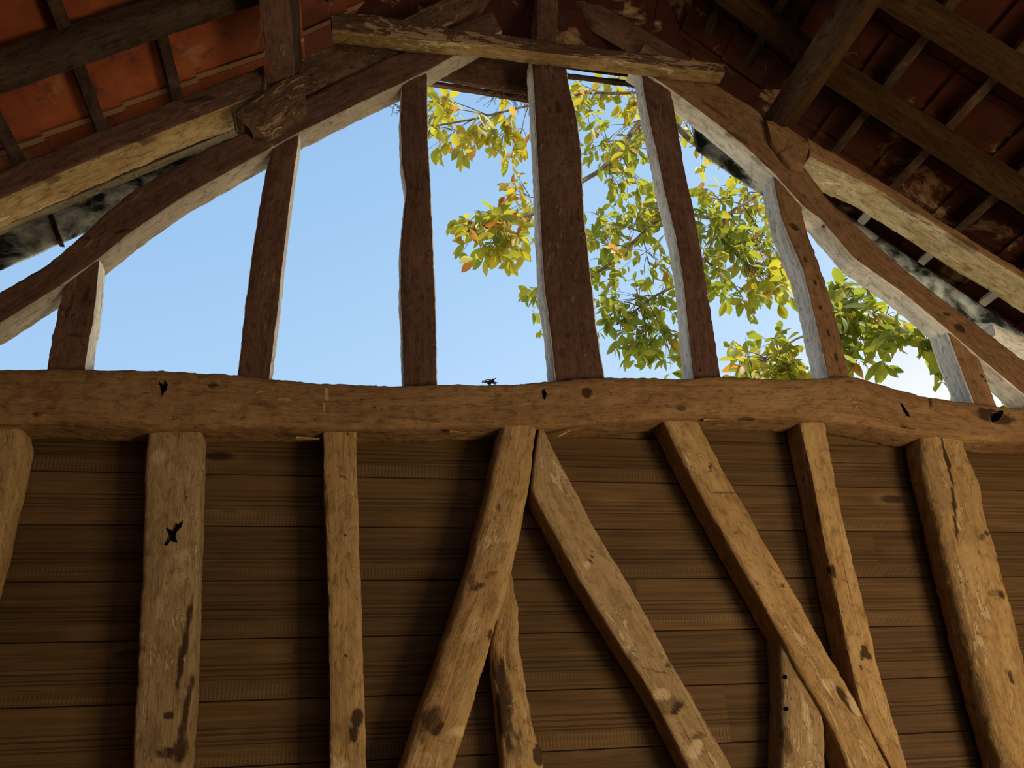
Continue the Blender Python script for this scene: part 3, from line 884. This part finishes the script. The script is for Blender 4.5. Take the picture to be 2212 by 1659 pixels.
vb = verge(-2.7, -0.30, zl, 0.225, 'mottled grey and black mossy verge board beyond the left rafter, against the sky')
verge(2.07, 4.6, zr, 0.15, 'dark mossy verge board outside the right rafter with its sawn upper end in the leaves')
run('verge_lath', (-2.4, 0.36, zl(-2.4) - 0.05), (-0.5, 0.36, zl(-0.5) - 0.05), (0, 0, 0.018), (0, 0.05, 0), ALL('cream'),
    'thin pale lath running alongside the left verge board', 'lath', rough=0.7)
b_ = run('bracket', unp(96, 446, 0.41), unp(122, 520, 0.41), (0.024, 0, 0), (0, 0.05, 0), ALL('dark'), None, None, rough=0.8)
bpy.context.view_layer.update()
b_.parent = vb; b_.matrix_parent_inverse = vb.matrix_world.inverted()
b_['label'] = 'short dark bracket crossing the mossy board'

# ------------------------------------------------------------------ lower wall: studs and braces before the boards
ST = ALL('stud'); SG = ALL('stud_grey')
timber('wall_brace', [(-45, 912), (-52, 1010), (-80, 1150), (-130, 1330), (-190, 1520), (-250, 1700)], [(42, 915), (50, 950), (26, 1060), (0, 1172), (-45, 1340), (-100, 1520), (-150, 1700)],
       0.0, 0.14, ST, 'golden brown brace cut off by the left edge of the photo, leaning left', 'brace', rough=1.2, p=7)
timber('wall_stud', [(319, 915), (316, 960), (311, 1010), (308, 1150), (300, 1350), (292, 1500), (284, 1659), (278, 1760)], [(436, 915), (435, 950), (433, 1040), (428, 1200), (420, 1400), (413, 1550), (406, 1659), (400, 1760)],
       0.0, 0.14, SG, 'wide greyish upright stud with a star-shaped socket cut in it', 'stud', rough=1.2, p=9,
       marks=[(358, 1023, 7, 5, 0, .6), (415, 1022, 5, 4, 0, .5), (396, 1400, 9, 130, 2, .7), (400, 1540, 10, 90, 2, .7), (368, 1545, 14, 10, 0, .7), (330, 1600, 40, 40, 0, .4), (365, 1625, 30, 14, 0, .6), (390, 1620, 20, 40, 0, .6),
              (415, 950, 14, 8, 0, .35), (310, 1400, 8, 14, -40, .5), (345, 985, 18, 26, 0, -.35), (390, 1215, 30, 50, 0, -.3), (350, 1300, 10, 60, 0, -.3), (352, 1160, 4, 4, 0, .8)],
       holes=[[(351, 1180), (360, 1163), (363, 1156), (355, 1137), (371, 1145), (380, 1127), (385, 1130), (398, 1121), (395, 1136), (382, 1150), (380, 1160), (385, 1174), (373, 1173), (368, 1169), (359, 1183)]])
timber('wall_stud', [(697, 915), (698, 1050), (703, 1150), (708, 1300), (710, 1450), (712, 1659), (714, 1760)], [(770, 915), (772, 1050), (777, 1200), (784, 1400), (789, 1550), (792, 1659), (795, 1760)],
       0.0, 0.14, ST, 'narrow upright stud with a dark burnt patch near its foot, left of the crossing braces', 'stud', rough=1.0, p=10,
       marks=[(745, 1570, 34, 34, 0, .35), (770, 1550, 16, 20, 0, .9), (765, 1580, 10, 22, 0, .8), (720, 1575, 18, 20, 0, .4), (745, 1418, 5, 5, 0, .9), (744, 1156, 4, 4, 0, .7), (738, 1029, 18, 2, 25, .5), (706, 1090, 4, 40, 0, .6), (715, 1650, 50, 24, 0, -.4)])
timber('wall_brace', [(1084, 905), (1080, 929), (1064, 996), (1052, 1054), (1037, 1107), (1025, 1160), (1011, 1223), (996, 1266), (976, 1330), (953, 1394), (928, 1471), (901, 1543), (876, 1625), (864, 1659), (834, 1750)],
       [(1165, 905), (1161, 923), (1153, 996), (1144, 1064), (1129, 1141), (1117, 1194), (1105, 1247), (1100, 1278), (1083, 1319), (1064, 1380), (1057, 1413), (1042, 1461), (1026, 1515), (1006, 1580), (982, 1659), (954, 1750)],
       -0.03, 0.17, ST, 'rounded log brace leaning left, forming the apex of an upside-down V', 'brace', rough=1.3, p=4.2,
       marks=[(1025, 1270, 26, 9, -25, .6), (1060, 1240, 22, 8, -20, .5), (1020, 1250, 10, 18, 20, .5), (1075, 1300, 10, 10, 0, .4), (1065, 1300, 12, 30, 10, .4), (935, 1560, 30, 34, 0, .6), (950, 1570, 22, 6, -40, .8), (915, 1585, 16, 30, 0, .5),
              (1075, 1095, 8, 14, 0, .5), (1068, 1120, 6, 10, 0, .5), (1060, 1370, 10, 14, 0, .6), (985, 1580, 30, 14, 0, -.4), (920, 1640, 40, 20, 0, -.35), (1020, 1360, 22, 50, 20, -.3)])
timber('wall_brace', [(1164, 905), (1164, 930), (1155, 985), (1147, 1058), (1170, 1105), (1215, 1186), (1245, 1242), (1283, 1305), (1340, 1396), (1370, 1441), (1403, 1494), (1433, 1553), (1463, 1610), (1487, 1659), (1533, 1755)],
       [(1169, 900), (1172, 923), (1194, 963), (1233, 1039), (1270, 1108), (1303, 1168), (1342, 1232), (1383, 1301), (1429, 1386), (1457, 1439), (1502, 1515), (1535, 1575), (1584, 1659), (1640, 1755)],
       0.0, 0.14, SG, 'pinkish-brown flat brace leaning right from the apex, its paint flaking', 'brace', rough=1.0, p=10,
       marks=[(1277, 1205, 3, 18, 10, .8), (1268, 1220, 10, 10, 0, -.6), (1465, 1530, 26, 9, -40, .8), (1440, 1520, 30, 26, -40, .45), (1340, 1310, 22, 60, -28, .3), (1510, 1590, 24, 9, -10, .5), (1445, 1435, 16, 9, -30, .5), (1420, 1450, 40, 3, 15, .5),
              (1430, 1500, 22, 14, 0, -.5), (1500, 1620, 30, 16, -30, -.5), (1350, 1410, 12, 30, 30, -.4), (1205, 1170, 22, 5, -30, .5)])
timber('wall_stud', [(1092, 1215), (1078, 1300), (1061, 1400), (1064, 1450), (1072, 1495), (1080, 1570), (1087, 1659), (1092, 1755)], [(1104, 1225), (1112, 1255), (1120, 1320), (1121, 1380), (1128, 1430), (1138, 1490), (1150, 1545), (1160, 1595), (1176, 1622), (1178, 1645), (1174, 1670), (1182, 1755)],
       0.03, 0.11, ST, 'crooked short stud with dark rot and a knot, wedged under the left-leaning log', 'stud', rough=1.7, p=5,
       marks=[(1085, 1500, 14, 90, 3, .75), (1100, 1560, 10, 80, 3, .6), (1165, 1630, 14, 26, 0, .85), (1120, 1620, 10, 50, 5, .5), (1072, 1440, 8, 40, 0, .6), (1100, 1430, 4, 80, 2, .6)])
timber('wall_brace', [(1426, 895), (1436, 915), (1466, 978), (1493, 1030), (1526, 1090), (1563, 1155), (1596, 1213), (1636, 1283), (1666, 1338), (1695, 1385), (1715, 1430), (1750, 1490), (1785, 1548), (1809, 1598), (1833, 1659), (1876, 1755)],
       [(1503, 895), (1508, 905), (1532, 951), (1562, 1009), (1592, 1063), (1622, 1114), (1646, 1159), (1697, 1243), (1739, 1316), (1773, 1382), (1809, 1442), (1845, 1503), (1878, 1569), (1923, 1659), (1972, 1755)],
       0.0, 0.143, ST, 'long squared brace leaning right, crossing over a short post and the orange stud', 'brace', rough=1.0, p=10,
       marks=[(1535, 1010, 4, 14, 10, .7), (1480, 965, 12, 22, 10, .35), (1575, 1063, 45, 1.5, -2, .6), (1825, 1510, 9, 34, -28, .8), (1845, 1520, 14, 30, -28, -.45), (1690, 1265, 8, 6, 0, .6), (1730, 1315, 26, 4, -10, .4), (1570, 1145, 10, 30, 10, .35), (1790, 1480, 22, 14, 0, -.4)])
timber('wall_stud', [(1684, 1375), (1688, 1400), (1691, 1495), (1690, 1580), (1688, 1659), (1686, 1755)], [(1740, 1430), (1768, 1490), (1785, 1545), (1788, 1600), (1789, 1659), (1790, 1755)],
       0.025, 0.14, SG, 'weathered short round-edged post with two peg holes, under the long right-leaning brace', 'stud', rough=1.3, p=5,
       marks=[(1700, 1600, 12, 40, 0, .5), (1716, 1440, 26, 30, 0, .35), (1745, 1560, 10, 60, 0, -.4)],
       holes=[[(1697 + 5 * math.cos(a), 1462 + 6 * math.sin(a)) for a in np.linspace(0, 2 * math.pi, 9)[:-1]], [(1700 + 5.5 * math.cos(a), 1531 + 6 * math.sin(a)) for a in np.linspace(0, 2 * math.pi, 9)[:-1]]])
timber('wall_stud', [(1723, 885), (1725, 900), (1738, 963), (1754, 1028), (1769, 1110), (1781, 1172), (1800, 1258), (1821, 1352), (1836, 1430), (1852, 1491), (1863, 1539), (1890, 1592), (1926, 1659), (1975, 1755)],
       [(1780, 885), (1782, 901), (1793, 976), (1808, 1054), (1827, 1138), (1844, 1207), (1864, 1288), (1887, 1382), (1905, 1460), (1929, 1545), (1947, 1602), (1964, 1659), (1992, 1755)],
       0.004, 0.14, ST, 'slender orange-brown stud leaning right with dark knots, behind the long brace', 'stud', rough=1.1, p=10,
       marks=[(1800, 1233, 7, 16, 0, .9), (1866, 1405, 8, 16, 20, .9), (1878, 1418, 8, 7, 0, .7), (1862, 1420, 7, 9, 0, .7), (1858, 1442, 4, 6, 0, .8), (1768, 1110, 5, 22, 0, .5), (1783, 1050, 3, 14, 0, .5), (1780, 1035, 10, 4, 40, .4), (1840, 1320, 3, 90, 8, .25)])
timber('wall_post', [(1990, 922), (1994, 946), (2000, 1000), (2015, 1067), (2033, 1132), (2055, 1225), (2073, 1295), (2108, 1430), (2152, 1586), (2172, 1659), (2198, 1760)],
       [(2087, 920), (2090, 938), (2103, 987), (2129, 1046), (2137, 1093), (2148, 1139), (2168, 1204), (2190, 1284), (2214, 1380), (2247, 1520), (2280, 1659), (2305, 1760)],
       -0.02, 0.163, ST, 'thick rounded post with a long split, at the right edge of the wall', 'post', rough=1.6, p=3.6,
       marks=[(2045, 990, 4, 60, 4, .9), (2062, 1100, 4, 70, 14, .85), (2120, 1160, 14, 9, -20, .5), (2135, 1150, 8, 8, 0, .6), (2155, 1280, 24, 9, 0, .5), (2165, 1285, 8, 8, 0, .7), (2185, 1465, 6, 14, 0, .7), (2105, 1150, 10, 30, 20, .3), (2080, 1010, 5, 30, 20, .4),
              (2130, 1520, 30, 60, 15, .35), (2035, 1060, 14, 60, 5, .35)])

# ------------------------------------------------------------------ small things
def strands(name, base, n, spread, length, mat, seed, rad=0.0012, down=0.3):
    rs = random.Random(seed)
    cu = bpy.data.curves.new(name, 'CURVE'); cu.dimensions = '3D'; cu.bevel_depth = rad; cu.bevel_resolution = 1
    for i in range(n):
        s = cu.splines.new('POLY'); s.points.add(4)
        p = Vector(base) + Vector((rs.uniform(-1, 1) * spread[0], rs.uniform(-1, 1) * spread[1], rs.uniform(-1, 1) * spread[2]))
        d = Vector((rs.uniform(-1, 1), rs.uniform(-.4, .4), rs.uniform(-1, .6) - down)).normalized()
        for k in range(5):
            s.points[k].co = (*p, 1)
            d = (d + Vector((rs.uniform(-.4, .4), rs.uniform(-.3, .3), rs.uniform(-.4, .3)))).normalized()
            p = p + d * length * rs.uniform(.12, .3)
    cu.materials.append(mat)
    o = bpy.data.objects.new(name, cu); col.objects.link(o)
    # to a real mesh
    dg = bpy.context.evaluated_depsgraph_get()
    me = bpy.data.meshes.new_from_object(o.evaluated_get(dg))
    bpy.data.objects.remove(o); bpy.data.curves.remove(cu)
    o = link_mesh(name, me); recentre(o)
    return o


c = unp(1100, 200, 0.24)
tag(strands('straw_tuft', c, 70, (0.10, 0.03, 0.018), 0.13, M['straw'], 5), 'tuft of loose straw hanging from the board beside the central post top', 'straw', None, 'thing')
c = unp(1058, 826, 0.03)
tag(strands('leaf_scrap', c + np.array([0, 0, 0.004]), 26, (0.018, 0.012, 0.006), 0.028, M['dark'], 8, 0.0022, -0.2), 'tiny dark scrap of debris lying on the tie beam top', 'debris', None, 'thing')
c = unp(862, 232, 0.05)
tag(strands('twig_wisp', c, 22, (0.03, 0.02, 0.01), 0.07, M['straw'], 9), 'small dark wisp of twigs in the corner where the left rafter meets a post', 'twigs', None, 'thing')
run('wood_offcut', (3.44, 0.10, 3.62), (3.66, 0.10, 3.52), (0, 0, 0.085), (0, 0.12, 0), ALL('white'), 'grey board end poking up behind the right rafter at the right edge', 'board', rough=1.0)

# ------------------------------------------------------------------ the tree outside
rt = random.Random(42)
BASE = np.array([7.4, 3.4, 0.0])
tree = empty('leafy_tree', tuple(BASE - np.array([0, 0, 0.055])))
tag(tree, 'tree outside with yellow-green and rusty leaves, seen through the right of the gable', 'tree', None, 'thing')


def tube(verts, faces, pts, rads, sides=6):
    pts = [np.array(p, float) for p in pts]
    base0 = len(verts)
    prev = None
    for i, p in enumerate(pts):
        d = unit(pts[min(i + 1, len(pts) - 1)] - pts[max(i - 1, 0)] + 1e-9)
        u = np.cross(d, (0.31, 0.2, 0.93)); u = unit(u); v = np.cross(d, u)
        for s in range(sides):
            a = 2 * math.pi * s / sides
            verts.append(tuple(p + (u * math.cos(a) + v * math.sin(a)) * rads[i]))
        if i:
            for s in range(sides):
                s2 = (s + 1) % sides
                q = base0 + (i - 1) * sides
                faces.append((q + s, q + s2, q + sides + s2, q + sides + s))
    c = len(verts); verts.append(tuple(pts[-1]))
    q = base0 + (len(pts) - 1) * sides
    for s in range(sides): faces.append((q + s, q + (s + 1) % sides, c))


class Leaves:
    def __init__(self): self.v = []; self.f = []; self.h = []; self.uv = []

    def add(self, p, d, nrm, ln, wd, hue, curl):
        d = unit(d); nrm = unit(nrm - d * np.dot(nrm, d)); s = np.cross(d, nrm)
        b = len(self.v)
        prof = [(0.0, 0.0), (0.10, 0.30), (0.25, 0.72), (0.42, 0.98), (0.58, 1.0), (0.74, 0.78), (0.88, 0.42), (1.0, 0.0)]
        for (t, w) in prof:
            c = p + d * (t * ln) - nrm * (curl * ln * t * t)
            for k in (-1, 0, 1):
                q = c + s * (k * w * wd / 2) + nrm * (abs(k) * w * wd * 0.16)
                self.v.append(tuple(q)); self.h.append(hue)
        for i in range(len(prof) - 1):
            for k in (0, 1):
                q = b + i * 3 + k
                self.f.append((q, q + 1, q + 4, q + 3))
                for (ii, kk) in ((i, k), (i, k + 1), (i + 1, k + 1), (i + 1, k)):
                    self.uv.append((prof[ii][0] * 2 + abs(kk - 1) * 0.6, abs(kk - 1.0)))

    def build(self, parent):
        me = bpy.data.meshes.new('leaves'); me.from_pydata(self.v, [], self.f)
        me.materials.append(M['leaf'])
        me.attributes.new('hue', 'FLOAT', 'POINT').data.foreach_set('value', np.array(self.h, dtype=np.float32))
        me.uv_layers.new(name='UVMap').data.foreach_set('uv', np.array(self.uv, dtype=np.float32).ravel())
        me.polygons.foreach_set('use_smooth', [True] * len(me.polygons))
        o = link_mesh('leaves', me, parent)
        o['kind'] = 'stuff'
        return o


def local(v): return [tuple(np.array(p) - BASE) for p in v]


# boughs: pixel course + depth behind the gable, then clusters of leaves hung on them
TOP = (5.3, 2.5, 5.3)
BOUGHS = [
    # course [(px, py, Y)], base radius, clusters [(cx, cy, rx, ry, twigs, leaf length, hue centre)]
    ([(1700, 120, 2.0), (1520, 180, 1.9), (1390, 190, 1.8), (1260, 190, 1.75), (1130, 222, 1.7), (1040, 246, 1.65), (960, 256, 1.6), (920, 265, 1.6)], 0.020,
     [(955, 225, 38, 50, 9, .135, .66), (965, 290, 40, 45, 8, .14, .62), (1030, 270, 40, 45, 8, .135, .68), (1090, 275, 45, 45, 8, .13, .68), (1120, 300, 30, 45, 5, .11, .72),
      (1200, 250, 45, 50, 4, .12, .6), (1270, 190, 50, 40, 8, .12, .7), (1340, 180, 50, 35, 8, .12, .68), (940, 200, 20, 25, 4, .12, .62), (1265, 240, 30, 50, 6, .13, .62)]),
    ([(1800, 330, 2.3), (1640, 280, 2.2), (1500, 318, 2.1), (1440, 230, 2.05), (1390, 236, 2.0), (1350, 300, 2.0), (1320, 335, 1.95), (1266, 378, 1.9), (1180, 430, 1.85), (1120, 468, 1.8), (1050, 480, 1.75), (1000, 490, 1.7)], 0.034,
     [(1060, 470, 50, 35, 9, .145, .62), (1080, 510, 55, 35, 10, .145, .6), (1010, 490, 28, 40, 6, .125, .6), (1115, 420, 28, 45, 8, .105, .82), (1125, 480, 20, 40, 6, .12, .68), (1050, 530, 30, 28, 5, .14, .62),
      (1290, 300, 45, 60, 8, .11, .58), (1340, 270, 50, 55, 9, .12, .64), (1380, 290, 30, 60, 7, .13, .58), (1310, 380, 55, 45, 9, .10, .5), (1370, 390, 45, 50, 8, .12, .5), (1480, 260, 40, 40, 6, .13, .62), (1510, 300, 30, 50, 6, .12, .66),
      (1590, 350, 30, 30, 3, .12, .5)]),
    ([(1900, 380, 2.6), (1720, 420, 2.5), (1600, 440, 2.4), (1540, 470, 2.35), (1470, 440, 2.3), (1405, 470, 2.25), (1360, 520, 2.2), (1290, 582, 2.15), (1230, 610, 2.1), (1160, 640, 2.1)], 0.026,
     [(1400, 440, 60, 35, 12, .125, .48), (1350, 480, 50, 40, 10, .12, .45), (1440, 490, 45, 50, 10, .12, .46), (1290, 520, 40, 45, 8, .12, .4), (1300, 470, 40, 40, 7, .11, .48), (1400, 560, 50, 40, 9, .11, .5), (1150, 630, 18, 28, 5, .11, .42),
      (1165, 712, 8, 10, 1, .08, .6), (1310, 580, 35, 40, 7, .11, .46)]),
    ([(1950, 470, 2.7), (1780, 470, 2.6), (1640, 520, 2.5), (1550, 590, 2.4), (1470, 600, 2.4), (1420, 620, 2.35), (1370, 660, 2.3), (1330, 690, 2.3)], 0.024,
     [(1360, 640, 55, 45, 12, .12, .36), (1420, 650, 45, 60, 12, .115, .38), (1330, 700, 35, 45, 9, .12, .36), (1400, 720, 55, 45, 13, .125, .32), (1450, 740, 35, 50, 9, .125, .36), (1390, 760, 40, 25, 6, .12, .36), (1310, 640, 25, 40, 6, .11, .44)]),
    ([(1900, 420, 2.2), (1760, 400, 2.1), (1640, 405, 2.0), (1560, 460, 1.95), (1530, 520, 1.9), (1500, 600, 1.9)], 0.022,
     [(1530, 420, 45, 35, 11, .115, .56), (1600, 410, 45, 40, 11, .115, .58), (1540, 490, 50, 45, 14, .125, .34), (1600, 500, 50, 50, 14, .12, .38), (1650, 540, 40, 55, 12, .125, .48), (1640, 470, 30, 50, 7, .11, .56), (1510, 560, 40, 40, 10, .12, .42), (1580, 560, 50, 40, 11, .12, .42),
      (1640, 590, 45, 35, 8, .14, .6), (1670, 610, 35, 30, 6, .13, .5), (1620, 640, 25, 25, 4, .13, .4), (1690, 560, 25, 50, 6, .13, .62), (1570, 610, 25, 30, 4, .11, .5)]),
    ([(1960, 560, 1.5), (1870, 600, 1.45), (1790, 690, 1.4), (1715, 715, 1.4), (1660, 760, 1.35), (1610, 775, 1.35)], 0.016,
     [(1590, 745, 35, 35, 6, .115, .5), (1640, 770, 45, 35, 9, .12, .46), (1700, 770, 45, 40, 10, .115, .55), (1720, 790, 40, 25, 8, .11, .6), (1600, 800, 30, 20, 5, .11, .62), (1660, 730, 40, 30, 5, .11, .5), (1680, 800, 40, 15, 6, .11, .55)]),
    ([(2040, 640, 1.1), (1960, 640, 1.05), (1880, 610, 1.0), (1830, 610, 1.0), (1790, 600, 1.0)], 0.014,
     [(1830, 640, 40, 45, 12, .135, .32), (1810, 720, 35, 55, 12, .14, .30), (1860, 680, 40, 50, 11, .125, .36), (1840, 750, 35, 35, 8, .135, .34), (1900, 690, 35, 30, 6, .12, .42), (1800, 650, 25, 50, 6, .13, .4)]),
    ([(2120, 690, .8), (2060, 700, .75), (2000, 700, .7), (1940, 700, .7), (1900, 720, .7)], 0.010,
     [(1890, 765, 14, 24, 2, .15, .34), (1915, 730, 28, 28, 5, .14, .36), (1945, 710, 30, 20, 5, .13, .42), (2005, 740, 14, 24, 3, .16, .40), (1985, 715, 26, 20, 4, .12, .5), (2035, 790, 12, 16, 2, .12, .46), (2055, 840, 8, 8, 1, .10, .42)]),
    ([(2300, 800, 1.2), (2240, 840, 1.2), (2190, 860, 1.2), (2160, 865, 1.2)], 0.010,
     [(2165, 858, 16, 12, 4, .09, .46), (2195, 860, 14, 10, 4, .09, .55), (2250, 850, 30, 20, 5, .1, .5)]),
]

tv, tf = [], []
tube(tv, tf, [BASE + np.array(q) for q in ((0, 0, -0.1), (0.04, 0, 0.3), (0.02, 0.05, 1.2), (-0.05, 0, 2.4), (-0.15, -.05, 3.8), (-0.3, -.1, 5.3))], [0.26, 0.20, 0.17, 0.15, 0.12, 0.09], 12)
me = bpy.data.meshes.new('trunk'); me.from_pydata(local(tv), [], tf); me.materials.append(M['bark'])
link_mesh('trunk', me, tree)

for course, r0, clusters in BOUGHS:
    pts = [unp(x, y, Y) for x, y, Y in course]
    z0 = max(2.6, min(5.2, pts[0][2] - 0.3))
    tp = BASE + np.array([-0.05 - 0.25 * (z0 / 5.3), -0.08, z0])
    mid = (tp + pts[0]) / 2 + np.array([0, 0, -0.05])
    full = smooth(resample([tp, mid] + pts, 60), 3)
    full = np.array([p + np.array([noise.noise(Vector(p * 3.1)), noise.noise(Vector(p * 2.7 + 9)), noise.noise(Vector(p * 3.3 + 4))]) * 0.02 for p in full])
    rads = np.linspace(r0 * 1.7, r0 * 0.36, len(full))
    v, f = [], []
    tube(v, f, full, rads, 8)
    lv = Leaves()
    for (cx, cy, rx, ry, nt_, ln, hue) in clusters:
        ctr_px = min(course, key=lambda q: (q[0] - cx) ** 2 + (q[1] - cy) ** 2)
        Y0 = ctr_px[2]
        cc = unp(cx, cy, Y0)
        i0 = int(np.argmin(np.linalg.norm(full - cc, axis=1)))
        sub_root = full[max(0, i0 - 2)]
        # one spray stem to the cluster, then short twigs with the leaves on them
        hubp = sub_root * 0.35 + cc * 0.65 + np.array([0, 0, 0.02])
        tube(v, f, smooth(resample([sub_root, (sub_root + hubp) / 2 + np.array([0, .02, .03]), hubp], 7), 1), np.linspace(r0 * .28, 0.0035, 7), 5)
        for t in range(int(nt_ * 1.35 + 0.5)):
            a = rt.uniform(0, 2 * math.pi); rr = math.sqrt(rt.random()) * 1.18
            tip = unp(cx + rx * rr * math.cos(a), cy + ry * rr * math.sin(a), Y0 + rt.uniform(-.22, .22))
            st = hubp + (tip - hubp) * rt.uniform(0, .25)
            md = (st + tip) / 2 + np.array([rt.uniform(-.03, .03), rt.uniform(-.03, .03), rt.uniform(0, .04)])
            tw = smooth(resample([st, md, tip], 6), 1)
            tube(v, f, tw, np.linspace(0.0034, 0.0016, 6), 4)
            td = unit(tip - st + 1e-6)
            nleaf = rt.choice((3, 4, 4, 5))
            for q in range(nleaf):
                P = tw[rt.choice((3, 4, 5, 5))]
                d = td * rt.uniform(0, .6) + np.array([rt.uniform(-.8, .8), rt.uniform(-.8, .8), rt.uniform(-1.3, .35)])
                nrm = np.array([rt.uniform(-.7, .7), rt.uniform(-1, .6), rt.uniform(.2, 1)])
                sz = ln * rt.uniform(.6, 1.15) * 1.12
                h = hue + rt.gauss(0, .13)
                if rt.random() < (.02 + .14 * max(0, hue - .4)): h = rt.uniform(.86, 1)
                pet = unit(d) * 0.018
                lv.add(P + pet * .4, d, nrm, sz, sz * rt.uniform(.40, .52), min(1, max(0, h)), rt.uniform(-.1, .35))
    me = bpy.data.meshes.new('branch'); me.from_pydata(local(v), [], f); me.materials.append(M['bark'])
    me.polygons.foreach_set('use_smooth', [True] * len(me.polygons))
    bo = link_mesh('branch', me, tree)
    lv.v = local(lv.v)
    lv.build(bo)
